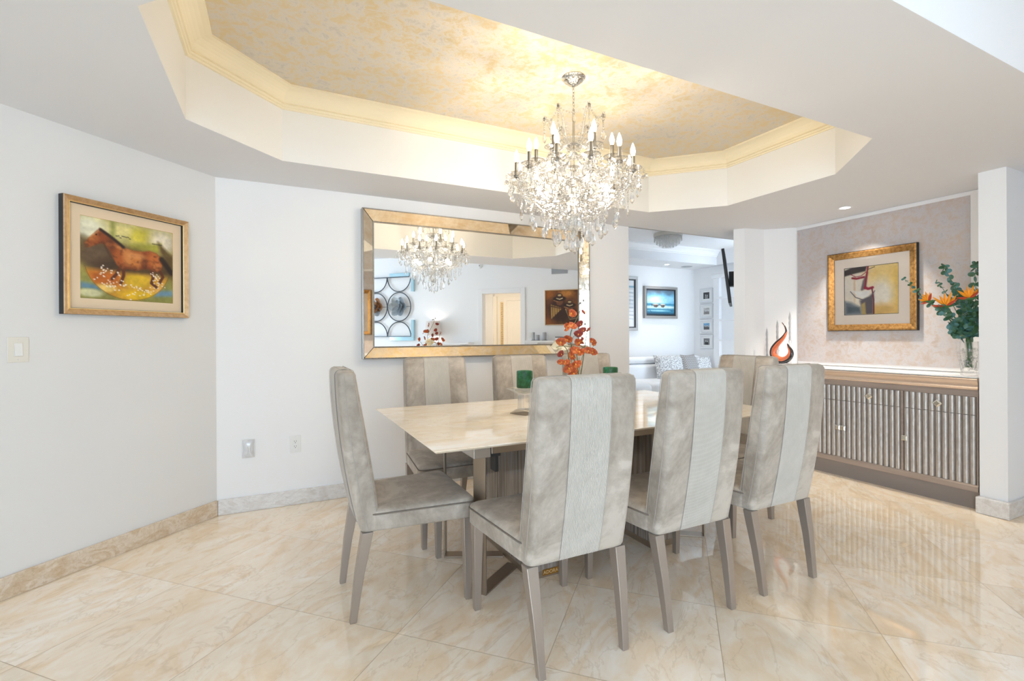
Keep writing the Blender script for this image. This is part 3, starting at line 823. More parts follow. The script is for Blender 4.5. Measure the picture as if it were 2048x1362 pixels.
def bits(p, r, spread, n_):
    for i in range(n_):
        x = p + Vector((random.uniform(-1, 1), random.uniform(-1, 1), random.uniform(-1, 1))) * spread
        beads.ball(x, r * random.uniform(0.7, 1.3), 6, 3, (1, 1, random.uniform(1, 1.6)))
# crown of scrolled arms
tips = []
for k in range(6):
    a = 30 + 60 * k
    path = smooth_path([cp(a, 0.02, 2.48), cp(a, 0.06, 2.46), cp(a, 0.105, 2.52), cp(a, 0.135, 2.61), cp(a, 0.165, 2.655), cp(a, 0.188, 2.640), cp(a, 0.180, 2.618)], 6)
    mb = MB(); mb.tube(path, [0.009 - 0.003 * i / len(path) for i in range(len(path))], 8)
    mb.build('crown_arm', M['crystal'], ch, smooth=True)
    tip = cp(a, 0.183, 2.655); tips.append(tip); bits(tip, 0.008, 0.008, 5)
    strand(tip + Vector((0, 0, -0.03)), tip + Vector((0, 0, -0.075)), 0, 4)
    drop(tip + Vector((0, 0, -0.095)), 0, 1.0)
for k in range(6):
    strand(tips[k], tips[(k + 1) % 6], 0.045, 11, 0.006)
    mid = (tips[k] + tips[(k + 1) % 6]) / 2 - Vector((0, 0, 0.055)); drop(mid, 0, 0.95)
    strand(tips[k], cp(30 + 60 * k, 0.03, 2.50), 0.0, 10, 0.006)
# candle arms
def candle(p, ang, parent):
    mb = MB(); mb.lathe([(0.010, -0.012), (0.024, -0.008), (0.050, 0.004), (0.056, 0.010), (0.050, 0.010), (0.024, 0.0), (0.0, 0.0)], 14, p); mb.build('bobeche', M['crystal'], parent)
    mb = MB(); mb.lathe([(0.016, -0.014), (0.018, 0.001), (0.0125, 0.004), (0.0115, 0.080), (0.0, 0.080)], 12, p); mb.build('candle_sleeve', M['chromedark'], parent, smooth=True)
    mb = MB(); mb.lathe([(0.0075, 0.080), (0.012, 0.092), (0.0155, 0.108), (0.013, 0.126), (0.0075, 0.142), (0.003, 0.154), (0.0, 0.160)], 12, p); mb.build('bulb', M['flame'], parent, smooth=True)
outer = []; inner = []
for k in range(12):
    a = 15 + 30 * k
    p = cp(a, 0.362, 2.275); outer.append(p)
    path = smooth_path([cp(a, 0.045, 2.14), cp(a, 0.11, 2.115), cp(a, 0.20, 2.10), cp(a, 0.29, 2.145), cp(a, 0.345, 2.20), cp(a, 0.362, 2.262)], 6)
    mb = MB(); mb.tube(path, [0.0115 - 0.004 * i / len(path) for i in range(len(path))], 8); arm = mb.build('candle_arm', M['crystal'], ch, smooth=True)
    candle(p, a, arm)
for k in range(6):
    a = 60 * k + 30
    p = cp(a, 0.235, 2.385); inner.append(p)
    path = smooth_path([cp(a, 0.045, 2.26), cp(a, 0.10, 2.24), cp(a, 0.17, 2.255), cp(a, 0.22, 2.31), cp(a, 0.235, 2.372)], 6)
    mb = MB(); mb.tube(path, [0.0105 - 0.004 * i / len(path) for i in range(len(path))], 8); arm = mb.build('candle_arm', M['crystal'], ch, smooth=True)
    candle(p, a, arm)
for k in range(12):                                   # drops round the outer candle dishes
    a = 15 + 30 * k
    for da, r in ((-6.5, 0.40), (6.5, 0.40), (0, 0.425), (0, 0.315)):
        p = cp(a + da, r, 2.268)
        n_ = 2 if r < 0.41 else 1
        strand(p, p - Vector((0, 0, 0.014 * n_)), 0, n_, 0.007)
        if r == 0.40: drop(p - Vector((0, 0, 0.03 + 0.014 * n_)), random.choice((0, 1)), 1.0)
        else: bits(p - Vector((0, 0, 0.04)), 0.009, 0.012, 4)
    strand(outer[k] + Vector((0, 0, -.01)), outer[(k + 1) % 12] + Vector((0, 0, -.01)), 0.06, 16)
    strand(outer[k] + Vector((0, 0, -.012)), cp(a, 0.05, 2.40), 0.05, 26)
    strand(outer[k] + Vector((0, 0, -.015)), cp(a, 0.12, 2.02), 0.03, 22)
    bits(outer[k] + Vector((0, 0, -0.02)), 0.008, 0.035, 14)
    bits(cp(a, 0.25, 2.16), 0.009, 0.05, 16)
    q = cp(a + 15, 0.33, 2.165); strand(q, q - Vector((0, 0, 0.055)), 0, 4); drop(q - Vector((0, 0, 0.075)), 1, 1.0)     # tier under the arms
    q = cp(a, 0.265, 2.115); strand(q, q - Vector((0, 0, 0.06)), 0, 4); drop(q - Vector((0, 0, 0.08)), 2, 0.9)
for k in range(6):
    strand(inner[k] + Vector((0, 0, -.01)), inner[(k + 1) % 6] + Vector((0, 0, -.01)), 0.06, 18)
    strand(inner[k] + Vector((0, 0, -.01)), cp(60 * k + 30, 0.06, 2.49), 0.03, 15)
    bits(inner[k] + Vector((0, 0, -0.02)), 0.008, 0.04, 16)
    bits(cp(60 * k + 30, 0.12, 2.2), 0.009, 0.06, 22)
for k in range(10):
    a = 36 * k + 10
    q = cp(a, 0.19, 2.085); strand(q, q - Vector((0, 0, 0.085)), 0, 6); drop(q - Vector((0, 0, 0.105)), 2, 0.95)
    bits(cp(a, 0.15, 2.08), 0.009, 0.045, 12)
for k in range(7):
    a = 51.4 * k
    q = cp(a, 0.115, 2.05); strand(q, q - Vector((0, 0, 0.10)), 0, 7); drop(q - Vector((0, 0, 0.12)), 2, 1.0)
    bits(cp(a, 0.09, 2.02), 0.009, 0.04, 12)
for k in range(4):
    q = cp(90 * k + 20, 0.05, 1.98); strand(q, q - Vector((0, 0, 0.06)), 0, 4); drop(q - Vector((0, 0, 0.08)), 2, 1.0)
drop(Vector((0, 0, 1.90 - ZT)), 2, 1.25)
for k in range(6):                                     # added fill lights among the drops, to brighten the table below
    d = bpy.data.lights.new('chandelier_fill', 'POINT'); d.energy = 4.6; d.color = (1.0, 0.86, 0.68); d.shadow_soft_size = 0.022
    lo = bpy.data.objects.new('chandelier_fill', d); C.objects.link(lo); lo.parent = ch; lo.location = cp(60 * k, 0.21, 2.17)
o = beads.build('bead_strands', M['crystal'], ch); o['kind'] = 'stuff'

# ------------------------------------------------------------------ painted pictures
def canvas(nx, nz): 
    u, v = np.meshgrid(np.linspace(0, 1, nx), np.linspace(0, 1, nz))      # v runs downwards
    return u, v, np.ones((nz, nx, 3)) * 128.0
def vnoise(u, v, f, seed, octv=4):
    rs = np.random.RandomState(seed); out = np.zeros_like(u); amp = 1.0; tot = 0
    for o_ in range(octv):
        n = int(max(2, f * 2 ** o_)) + 2
        g = rs.rand(n + 1, n + 1); x, y = u * (n - 1), v * (n - 1)
        xi, yi = x.astype(int), y.astype(int); fx, fy = x - xi, y - yi
        fx, fy = fx * fx * (3 - 2 * fx), fy * fy * (3 - 2 * fy)
        out += amp * ((g[yi, xi] * (1 - fx) + g[yi, xi + 1] * fx) * (1 - fy) + (g[yi + 1, xi] * (1 - fx) + g[yi + 1, xi + 1] * fx) * fy)
        tot += amp; amp *= 0.55
    return out / tot
def blend(img, mask, col):
    mask = np.clip(mask, 0, 1)[..., None]
    img[:] = img * (1 - mask) + np.array(col, float) * mask
def seg_dist(u, v, a, b, asp):
    ax, ay, bx, by = a[0] * asp, a[1], b[0] * asp, b[1]
    x, y = u * asp, v; dx, dy = bx - ax, by - ay
    t_ = np.clip(((x - ax) * dx + (y - ay) * dy) / (dx * dx + dy * dy + 1e-12), 0, 1)
    return np.hypot(x - ax - t_ * dx, y - ay - t_ * dy)
def poly(u, v, pts, soft, asp=1.0):
    inside = np.zeros(u.shape, bool); d = np.full(u.shape, 9.0); k = len(pts)
    for i in range(k):
        a, b = pts[i], pts[(i + 1) % k]
        c_ = (a[1] > v) != (b[1] > v)
        with np.errstate(divide='ignore', invalid='ignore'):
            xi = (b[0] - a[0]) * (v - a[1]) / (b[1] - a[1] + 1e-12) + a[0]
        inside ^= c_ & (u < xi)
        d = np.minimum(d, seg_dist(u, v, a, b, asp))
    s_ = np.where(inside, d, -d)
    return np.clip(0.5 + s_ / soft, 0, 1)
def line(u, v, pts, wd, soft, asp=1.0):
    d = np.full(u.shape, 9.0)
    for a, b in zip(pts[:-1], pts[1:]): d = np.minimum(d, seg_dist(u, v, a, b, asp))
    return np.clip((wd - d) / soft + 0.5, 0, 1)
def ell(u, v, c, rx, ry, soft): 
    return np.clip((1 - np.hypot((u - c[0]) / rx, (v - c[1]) / ry)) / soft + 0.5, 0, 1)
def art_mesh(name, img, w_, h_, mtl=None):
    """picture in the local xz plane, facing -y, centred on the origin"""
    nz, nx, _ = img.shape
    xs = np.linspace(-w_ / 2, w_ / 2, nx); zs = np.linspace(h_ / 2, -h_ / 2, nz)
    X, Z = np.meshgrid(xs, zs)
    co = np.stack([X, np.zeros_like(X), Z], -1).reshape(-1, 3)
    i = np.arange(nz * nx).reshape(nz, nx)
    fc = np.stack([i[:-1, :-1], i[1:, :-1], i[1:, 1:], i[:-1, 1:]], -1).reshape(-1, 4)
    me = bpy.data.meshes.new(name); me.from_pydata(co.tolist(), [], fc.tolist())
    a = me.color_attributes.new('Col', 'FLOAT_COLOR', 'POINT')
    c = np.clip(img, 0, 255) / 255.0
    c = np.where(c <= 0.04045, c / 12.92, ((c + 0.055) / 1.055) ** 2.4).reshape(-1, 3)
    a.data.foreach_set('color', np.concatenate([c, np.ones((len(c), 1))], 1).ravel())
    me.materials.append(mtl or M['art']); me.update()
    return me
def frame_mesh(name, w_, h_, prof, mats, split=None):
    """mitred frame, outer size w_ x h_, profile (inset, depth out of the wall); facing -y"""
    mb = MB()
    rings = []
    for e, d in prof:
        x, z = w_ / 2 - e, h_ / 2 - e
        rings.append([(-x, -d, -z), (x, -d, -z), (x, -d, z), (-x, -d, z)])
    for i in range(len(rings) - 1):
        mb.cur = split[i] if split else 0
        mb.loft([rings[i], rings[i + 1]], False, False)
    return mb.mesh(name, mats, recalc=False)
def picture(name, label, cat, loc, rz, w_, h_, prof, fm, split, aw, ah, img, board=None, glass=False, group=None, depth=0.012, bt=0.0):
    t = thing(name, label, cat, loc, rz, group)
    link('frame', frame_mesh('frame', w_, h_, prof, fm, split), t)
    e, d = prof[-1]
    if board:
        mb = MB(); x, z = w_ / 2 - e + 0.004, h_ / 2 - e + 0.004
        ix, iz = aw / 2, ah / 2
        dd = depth + 0.004
        O = [(-x, -dd, -z), (x, -dd, -z), (x, -dd, z), (-x, -dd, z)]; I = [(-ix, -dd, -iz), (ix, -dd, -iz), (ix, -dd, iz), (-ix, -dd, iz)]
        k_ = 0.984 if bt == 2 else 0.994; I2 = [(a * k_, -depth - 0.0005, c * k_) for a, _, c in I]
        mb.loft([O, I], False, False); mb.cur = 1; mb.loft([I, I2], False, False)
        mb.build('mat_board', [board, (board, M['goldlip'], M['black'])[int(bt)]], t, recalc=False)
    o = link('canvas' if not board else 'print', art_mesh('print', img, aw, ah), t, (0, -depth, 0))
    if glass:
        mb = MB(); x, z = w_ / 2 - e + 0.002, h_ / 2 - e + 0.002
        mb.add([(-x, -depth - 0.008, -z), (x, -depth - 0.008, -z), (x, -depth - 0.008, z), (-x, -depth - 0.008, z)], [(0, 1, 2, 3)])
        mb.build('glass', M['pane'], t, recalc=False)
    return t

# running horse
u, v, im = canvas(150, 132); A = 1.12
n1, n2, n3 = vnoise(u, v, 5, 1), vnoise(u, v, 9, 2), vnoise(u, v, 26, 3, 2)
blend(im, np.ones_like(u), (150, 138, 66)); blend(im, (0.34 - v) * 6, (206, 196, 132))
blend(im, ell(u, v, (0.08, 0.14), .16, .15, .9), (224, 222, 196)); blend(im, ell(u, v, (0.62, 0.13), .14, .10, .9), (210, 196, 70)); blend(im, ell(u, v, (0.42, 0.10), .10, .07, .8), (226, 214, 140))
blend(im, ell(u, v, (0.88, 0.16), .16, .14, .9), (224, 214, 190)); blend(im, poly(u, v, [(.30, .0), (.34, .0), (.34, .22), (.30, .24)], .05), (150, 152, 76))
blend(im, poly(u, v, [(.50, .26), (.86, .18), (.84, .33), (.5, .34)], .06), (160, 156, 60))
blend(im, poly(u, v, [(0, .26), (.3, .30), (1, .36), (1, .62), (.5, .72), (0, .52)], .12), (84, 62, 36)); blend(im, ell(u, v, (.18, .47), .2, .16, .7), (96, 76, 56)); blend(im, ell(u, v, (.30, .62), .2, .14, .8), (70, 50, 34))
blend(im, poly(u, v, [(.82, .16), (1, .34), (1, .50), (.84, .3)], .05), (96, 76, 40))
blend(im, poly(u, v, [(0, .70), (1, .72), (1, 1), (0, 1)], .1), (140, 140, 74)); blend(im, poly(u, v, [(0, .80), (.3, .84), (.3, .90), (0, .88)], .05), (96, 132, 152)); blend(im, poly(u, v, [(.78, .84), (1, .82), (1, .90), (.78, .92)], .05), (110, 146, 170))
blend(im, ell(u, v, (.1, .93), .12, .05, .6), (204, 204, 160))
arc = ell(u, v, (.50, .52), .46, .47, .05) * np.clip((v - .60) * 12, 0, 1)
blend(im, arc, (206, 150, 46)); blend(im, arc * ell(u, v, (.25, .72), .2, .12, .8), (184, 98, 30)); blend(im, arc * ell(u, v, (.58, .72), .16, .1, .7), (214, 176, 40)); blend(im, arc * ell(u, v, (.62, .92), .22, .07, .8), (224, 182, 30)); blend(im, arc * ell(u, v, (.24, .86), .1, .05, .8), (240, 204, 110)); blend(im, arc * ell(u, v, (.86, .82), .12, .07, .8), (232, 180, 90))
rim = np.clip(1 - np.abs(np.hypot((u - .5) / .46, (v - .52) / .47) - 1) * 90, 0, 1) * (v > .6); blend(im, rim * .7, (90, 60, 24))
im *= (0.84 + 0.32 * n1)[..., None]; im *= (0.92 + 0.16 * n3)[..., None]
body = [(.04, .335), (.085, .265), (.13, .20), (.17, .145), (.19, .115), (.20, .15), (.27, .165), (.36, .25), (.44, .315), (.54, .335), (.64, .33), (.72, .305), (.80, .325), (.86, .385), (.875, .46), (.86, .54), (.80, .585), (.73, .56), (.66, .56), (.56, .595), (.48, .585), (.43, .60), (.36, .55), (.32, .46), (.28, .37), (.235, .305), (.19, .31), (.13, .345), (.09, .375), (.055, .375)]
leg = lambda p: line(u, v, p, .019, .012, A)
for p in ([(.40, .56), (.36, .66), (.31, .735)], [(.43, .57), (.43, .68), (.40, .78)], [(.74, .55), (.76, .66), (.74, .74), (.80, .79)], [(.83, .54), (.88, .64), (.84, .72)]): blend(im, leg(p), (92, 44, 22))
hb = poly(u, v, body, .02, A)
blend(im, hb, (138, 66, 26)); blend(im, hb * ell(u, v, (.53, .46), .14, .10, .9), (196, 118, 54)); blend(im, hb * ell(u, v, (.78, .42), .09, .10, .9), (190, 104, 44)); blend(im, hb * ell(u, v, (.40, .44), .07, .13, .9), (172, 88, 36)); blend(im, hb * ell(u, v, (.12, .25), .06, .05, .9), (170, 92, 40))
blend(im, hb * np.clip((v - .52) * 14, 0, 1) * .7, (86, 40, 18)); blend(im, hb * ell(u, v, (.66, .5), .035, .12, .9) * .6, (100, 46, 20)); blend(im, hb * ell(u, v, (.30, .30), .05, .09, .9) * .5, (96, 46, 22)); blend(im, hb * ell(u, v, (.05, .36), .03, .03, .8), (52, 30, 24))
blend(im, hb * (n2 - .45) * 1.8, (216, 140, 74)); blend(im, hb * (.5 - n3) * 1.6, (84, 40, 18)); blend(im, hb * ell(u, v, (.47, .42), .05, .10, .9) * .6, (222, 150, 84)); blend(im, hb * ell(u, v, (.58, .40), .09, .04, .9) * .6, (226, 156, 92)); blend(im, line(u, v, [(.10, .24), (.15, .19), (.18, .15)], .006, .012, A) * .6, (226, 170, 120)); blend(im, line(u, v, [(.23, .30), (.27, .40), (.30, .46)], .012, .02, A) * .5, (70, 34, 18))
blend(im, line(u, v, [(.20, .135), (.28, .19), (.36, .25), (.43, .31)], .018, .02, A), (44, 28, 24)); blend(im, line(u, v, [(.865, .40), (.93, .49), (.985, .57)], .035, .03, A), (40, 26, 20)); blend(im, ell(u, v, (.155, .205), .008, .010, .4), (20, 12, 10))
rs = np.random.RandomState(4)
for i in range(110):
    a = rs.rand(); c_ = (.22 + .62 * a + rs.randn() * .05, .74 + .14 * math.sin(a * PI) + rs.randn() * .045)
    if i % 3 == 0: c_ = (rs.choice([.23, .78, .35]) + rs.randn() * .035, .66 + rs.randn() * .04)
    blend(im, ell(u, v, c_, .007 + .005 * rs.rand(), .008, .5) * .9, (244, 232, 216))
for i in range(14): blend(im, ell(u, v, (.36 + .02 * i if i < 8 else .6 + .02 * i, .17 + .03 * rs.rand() if i < 8 else .2), .012, .008, .6) * .6, (50, 46, 40))
horse = im
PW, PH = 0.697, 0.648
picture('framed_painting', 'gold framed painting of a running brown horse on the angled left wall', 'painting',
        (-0.8135, 3.6335, 1.742), math.radians(45), PW, PH,
        [(0.0, 0.0), (0.0, 0.040), (0.004, 0.045), (0.027, 0.032), (0.029, 0.036), (0.034, 0.033), (0.036, 0.016)], [M['goldframe'], M['darkmetal'], M['goldlip']], [1, 0, 0, 2, 2, 1],
        0.518, 0.463, horse, M['matboard'], bt=1)

# abstract sheet in the niche
u, v, im = canvas(120, 110)
n1, n2, n3 = vnoise(u, v, 4, 11), vnoise(u, v, 8, 12), vnoise(u, v, 30, 13, 2)
blend(im, np.ones_like(u), (252, 242, 222)); blend(im, ell(u, v, (.78, .2), .35, .3, .9) * .75, (246, 214, 130)); blend(im, ell(u, v, (.97, .6), .14, .6, .9), (246, 214, 128)); blend(im, ell(u, v, (.7, .6), .2, .3, .9), (248, 240, 226)); blend(im, ell(u, v, (.7, .92), .3, .12, .9), (232, 196, 120))
blend(im, (n1 - .55) * 1.8 * (u > .45), (236, 196, 112)); blend(im, ell(u, v, (.17, .4), .22, .3, .7), (244, 236, 224)); blend(im, ell(u, v, (.2, .45), .02, .3, .9) * .6, (224, 190, 150))
blend(im, poly(u, v, [(0, .05), (.14, 0), (.44, 0), (.41, .10), (.20, .13), (.0, .17)], .03), (70, 62, 66)); blend(im, poly(u, v, [(0, .70), (.14, .74), (.30, .84), (.36, 1), (0, 1)], .08), (128, 138, 146)); blend(im, poly(u, v, [(.06, .82), (.3, .84), (.3, .93), (.06, .95)], .05) * .7, (84, 98, 108))
blend(im, poly(u, v, [(.36, .30), (.44, .12), (.46, .13), (.42, .46), (.34, .50), (.32, .48)], .03), (122, 108, 112)); blend(im, poly(u, v, [(.30, .70), (.48, .62), (.56, .55), (.55, .99), (.36, 1)], .05), (108, 98, 106)); blend(im, poly(u, v, [(.33, .78), (.40, .74), (.42, 1), (.34, 1)], .03), (196, 172, 110))
blend(im, line(u, v, [(.46, .0), (.43, .2), (.40, .46)], .014, .015), (168, 30, 62)); blend(im, line(u, v, [(.16, .22), (.24, .24), (.38, .22)], .02, .015), (156, 32, 56)); blend(im, line(u, v, [(.13, .14), (.22, .2), (.33, .19), (.42, .12)], .007, .01), (150, 30, 60)); blend(im, line(u, v, [(.40, .44), (.46, .47), (.54, .45)], .025, .02), (176, 34, 66)); blend(im, line(u, v, [(.53, .47), (.56, .7), (.56, .98)], .012, .012), (120, 34, 56)); blend(im, line(u, v, [(.46, .07), (.58, .03)], .006, .006), (60, 50, 50))
blend(im, poly(u, v, [(.16, .48), (.3, .52), (.5, .50), (.46, .62), (.36, .66), (.24, .60)], .03), (248, 246, 242)); blend(im, line(u, v, [(.12, .5), (.22, .63), (.36, .69), (.5, .64), (.58, .52)], .008, .012), (104, 100, 108))
im *= (0.93 + .1 * n2 + .05 * n3)[..., None]
picture('framed_print', 'gold framed abstract print with red strokes hanging on the mottled niche wallpaper', 'picture',
        (5.0455, 2.579, 1.702), math.radians(-90), 0.765, 0.772,
        [(0.0, 0.0), (0.0, 0.026), (0.006, 0.033), (0.020, 0.034), (0.062, 0.020), (0.064, 0.012)], [M['goldframe2'], M['darkmetal']], [1, 1, 0, 0, 0],
        0.462, 0.462, im, M['matpink'], glass=True, depth=0.006, bt=2)

# ------------------------------------------------------------------ wall mirror with bevelled antique frame
mx0, mx1, mz0, mz1 = 0.610, 2.812, 1.104, 2.325
mw, mh = mx1 - mx0, mz1 - mz0
mt = thing('wall_mirror', 'large beaded mirror with slanted antique-glass border above the dining table', 'mirror', ((mx0 + mx1) / 2, YB - 0.001, (mz0 + mz1) / 2), math.radians(0.0))
BD, ID, BW = 0.074, 0.016, 0.100
mb = MB(); x, z = mw / 2 - BW, mh / 2 - BW
mb.add([(-x, -ID, -z), (x, -ID, -z), (x, -ID, z), (-x, -ID, z)], [(0, 1, 2, 3)]); mb.build('mirror_glass', M['mirror'], mt, recalc=False)
X, Z = mw / 2 - 0.010, mh / 2 - 0.010
O = [(-X, -BD, -Z), (X, -BD, -Z), (X, -BD, Z), (-X, -BD, Z)]; I = [(-x - 0.008, -ID - 0.004, -z - 0.008), (x + 0.008, -ID - 0.004, -z - 0.008), (x + 0.008, -ID - 0.004, z + 0.008), (-x - 0.008, -ID - 0.004, z + 0.008)]
for i in range(4):
    k = (i + 1) % 4
    mb = MB(); mb.add([O[i], O[k], I[k], I[i]], [(0, 1, 2, 3)]); mb.build('bevel_panel', M['antique'], mt, recalc=False)
    mb = MB(); mb.tube([Vector(O[i]) + Vector((0, -0.001, 0)), Vector(I[i]) + Vector((0, -0.001, 0))], 0.0018, 6); mb.build('mitre_strip', M['darkmetal'], mt, smooth=True)
link('backing', frame_mesh('backing', mw, mh, [(0, 0), (0, BD - 0.004), (0.011, BD - 0.002), (0.0115, BD - 0.008)], M['beadsilver']), mt)
def bead_ring(X, Z, d, r, pitch):
    mb = MB()
    for (a, b) in (((-X, -Z), (X, -Z)), ((X, -Z), (X, Z)), ((X, Z), (-X, Z)), ((-X, Z), (-X, -Z))):
        L_ = math.hypot(b[0] - a[0], b[1] - a[1]); k = int(L_ / pitch)
        for i in range(k):
            q = i / k; mb.ball((a[0] + (b[0] - a[0]) * q, -d, a[1] + (b[1] - a[1]) * q), r, 6, 4)
    return mb
bead_ring(mw / 2 - 0.006, mh / 2 - 0.006, BD + 0.001, 0.0056, 0.0118).build('beaded_rim', M['beadsilver'], mt, smooth=True)
bead_ring(x + 0.003, z + 0.003, ID + 0.006, 0.0050, 0.0108).build('beaded_inner_rim', M['beadsilver'], mt, smooth=True)

# ------------------------------------------------------------------ switch, sockets
def plate(name, label, cat, loc, rz, w_=0.07, h_=0.115, mt_='creamplastic'):
    t = thing(name, label, cat, loc, rz)
    mb = MB(); mb.box((-w_ / 2, -0.006, -h_ / 2), (w_ / 2, -0.0005, h_ / 2)); mb.build('cover_plate', M[mt_], t, bevel=0.002)
    return t
def screws(t, zs):
    for z in zs:
        mb = MB(); mb.lathe([(0.0032, 0), (0.0028, 0.0012), (0, 0.0012)], 10); mb.xf(Matrix.Translation((0, -0.0061, z)) @ Matrix.Rotation(PI / 2, 4, 'X')); mb.build('screw', M['silverframe'], t)
def rocker(t, x):
    mb = MB(); mb.box((x - 0.0185, -0.0078, -0.036), (x + 0.0185, -0.006, 0.036)); mb.build('rocker_surround', M['creamplastic'], t, bevel=0.001)
    mb = MB(); mb.loft([[(x - .0155, -0.0078, -0.032), (x + .0155, -0.0078, -0.032), (x + .0155, -0.0078, 0.032), (x - .0155, -0.0078, 0.032)],
                        [(x - .0155, -0.0145, -0.032), (x + .0155, -0.0145, -0.032), (x + .0155, -0.009, 0.032), (x - .0155, -0.009, 0.032)]]); mb.build('rocker', M['whiteplastic'], t, bevel=0.001)
t = plate('light_switch', 'single white rocker light switch on the left wall below the horse painting', 'light switch', (-1.1816, 3.2654, 1.230), math.radians(45), 0.084, 0.128); rocker(t, 0.0); screws(t, (0.05, -0.05))
t = plate('power_outlet', 'white double power outlet low on the back wall, left of the chairs', 'power outlet', (0.1155, YB, 0.463), 0, 0.078, 0.132, 'whiteplastic'); screws(t, (0.056, -0.056))
mb = MB(); mb.box((-0.0185, -0.008, -0.038), (0.0185, -0.006, 0.038)); mb.build('outlet_insert', M['whiteplastic'], t, bevel=0.001)
for z in (0.019, -0.019):
    mb = MB(); mb.box((-0.008, -0.0084, z), (-0.0055, -0.0079, z + 0.009)); mb.box((0.0055, -0.0084, z), (0.008, -0.0079, z + 0.009)); mb.box((-0.0025, -0.0084, z - 0.010), (0.0025, -0.0079, z - 0.005)); mb.build('socket_slots', M['black'], t)
t = plate('outlet_cover', 'wavy clear-plastic safety cover over an outlet low in the corner of the back wall', 'outlet cover', (-0.201, YB, 0.463), 0, 0.088, 0.140, 'whiteplastic')
mb = MB(); pts = []
for i in range(15):
    for j in range(11):
        a, b = i / 14 * 2 - 1, j / 10 * 2 - 1
        pts.append((b * 0.040 * (1 - 0.16 * math.cos(a * PI * .5) ** 2), -0.010 - 0.014 * (1 - a ** 4) * (1 - b ** 4) - 0.0025 * math.sin(b * 9) * math.cos(a * 3), a * 0.066))
mb.sheet(pts, 15, 11); mb.build('clear_cover', mat('soft_clear_plastic', rgb(220, 220, 222), 0.08, 0, Coat_Weight=1.0), t, smooth=True, recalc=False)
for s_ in (-1, 1):
    mb = MB(); mb.tube([(s_ * 0.014, -0.026, -0.04), (s_ * 0.006, -0.029, 0.0), (s_ * 0.016, -0.026, 0.04)], 0.003, 6); mb.build('cover_ridge', M['whiteplastic'], t, smooth=True)
screws(t, (0.06, -0.06))

M['groove'] = mat('brown_groove_lacquer', rgb(150, 136, 126), 0.4, 0.2)
# ------------------------------------------------------------------ buffet in the niche
FX = 4.606
bf = thing('buffet', 'long taupe buffet with reeded silver doors and drawers in the niche', 'sideboard', (4.6, 2.57, 0))
def B(x, y, z): return (x - 4.6, y - 2.57, z)
Y0, Y1 = 1.646, 3.492
mb = MB(); mb.prism([(a - 4.6, b - 2.57) for a, b in ((FX, Y0), (5.035, Y0), (5.035, 3.26), (4.81, Y1), (FX, Y1))], 0.12, 0.955); mb.build('body', M['buffet'], bf)
mb = MB(); mb.prism([(a - 4.6, b - 2.57) for a, b in ((4.578, Y0), (5.044, Y0), (5.044, 3.275), (4.815, Y1 + 0.008), (4.578, Y1 + 0.008))], 0.9585, 0.9655); mb.build('worktop', M['gloss_white'], bf)  # worktop's white stands in for the wall it reflects
mb = MB(); mb.box(B(4.5775, Y0, 0.9555), B(4.62, Y1, 0.9584)); mb.build('black_edge', M['black'], bf)  # thin black glass edge of the buffet top
def along_y(name, prof, mt_, y0=Y0, y1=Y1, **kw):
    mb = MB(); mb.loft([[B(x, y, z) for x, z in prof] for y in (y0, y1)]); return mb.build(name, M[mt_], bf, **kw)
along_y('cornice', [(4.62, 0.955), (4.578, 0.955), (4.574, 0.948), (4.576, 0.938), (4.583, 0.925), (4.588, 0.910), (4.590, 0.896), (4.587, 0.884), (4.583, 0.878), (4.586, 0.872), (4.596, 0.870), (4.62, 0.870)], 'cornice', smooth=True, angle=50)
along_y('top_rail', [(4.62, 0.869), (4.596, 0.869), (4.596, 0.821), (4.62, 0.821)], 'buffet')
along_y('bottom_rail', [(4.62, 0.172), (4.592, 0.172), (4.586, 0.160), (4.586, 0.124), (4.62, 0.124)], 'buffet')
along_y('plinth', [(4.66, 0.1235), (4.602, 0.1235), (4.600, 0.09), (4.594, 0.04), (4.582, 0.0), (4.66, 0.0)], 'plinth', smooth=True)
for y in (2.122, 3.072):
    mb = MB(); mb.box(B(4.590, y - 0.009, 0.173), B(4.62, y + 0.009, 0.820)); mb.build('stile', M['buffet'], bf, bevel=0.001)
mb = MB(); mb.box(B(4.592, Y0, 0.173), B(4.62, Y0 + 0.008, 0.82)); mb.build('stile', M['buffet'], bf)
def reeded(name, y0, y1, z0, z1):
    k = max(1, round((y1 - y0) / 0.0422)); mb = MB(); q = []
    for i in range(k):
        a = y0 + (y1 - y0) * i / k; wd = (y1 - y0) / k
        for j in range(9):
            th = PI * j / 8
            q.append((FX - 0.0015 - 0.021 * math.sin(th) ** 0.75, a + wd * (0.09 + 0.82 * (0.5 - 0.5 * math.cos(th)))))
    q = [(FX - 0.001, y0 - 0.0005)] + q + [(FX - 0.001, y1 + 0.0005)]
    mb.loft([[B(x, y, z) for x, y in q] for z in (z0, z1)])
    for i, f in enumerate(mb.f):
        xs = [mb.v[j][0] + 4.6 for j in f]
        mb.mi[i] = 1 if min(xs) > FX - 0.006 else 0          # recessed strips between the reeds
    return mb.build(name, [M['reed'], M['groove']], bf, smooth=True, angle=35)
def knob(y, z, par, diamond):
    mb = MB(); h = 0.021
    sq = [(-h, -h), (h, -h), (h, h), (-h, h)]
    if diamond: sq = [(0, -h * 1.5), (h * 1.5, 0), (0, h * 1.5), (-h * 1.5, 0)]
    mb.box(B(4.582, y - 0.005, z - 0.005), B(4.592, y + 0.005, z + 0.005))
    mb.loft([[B(4.582, y + a, z + b) for a, b in sq], [B(4.578, y + a, z + b) for a, b in sq], [B(4.571, y + a * 0.6, z + b * 0.6) for a, b in sq]])
    mb.build('knob', M['knob'], par)
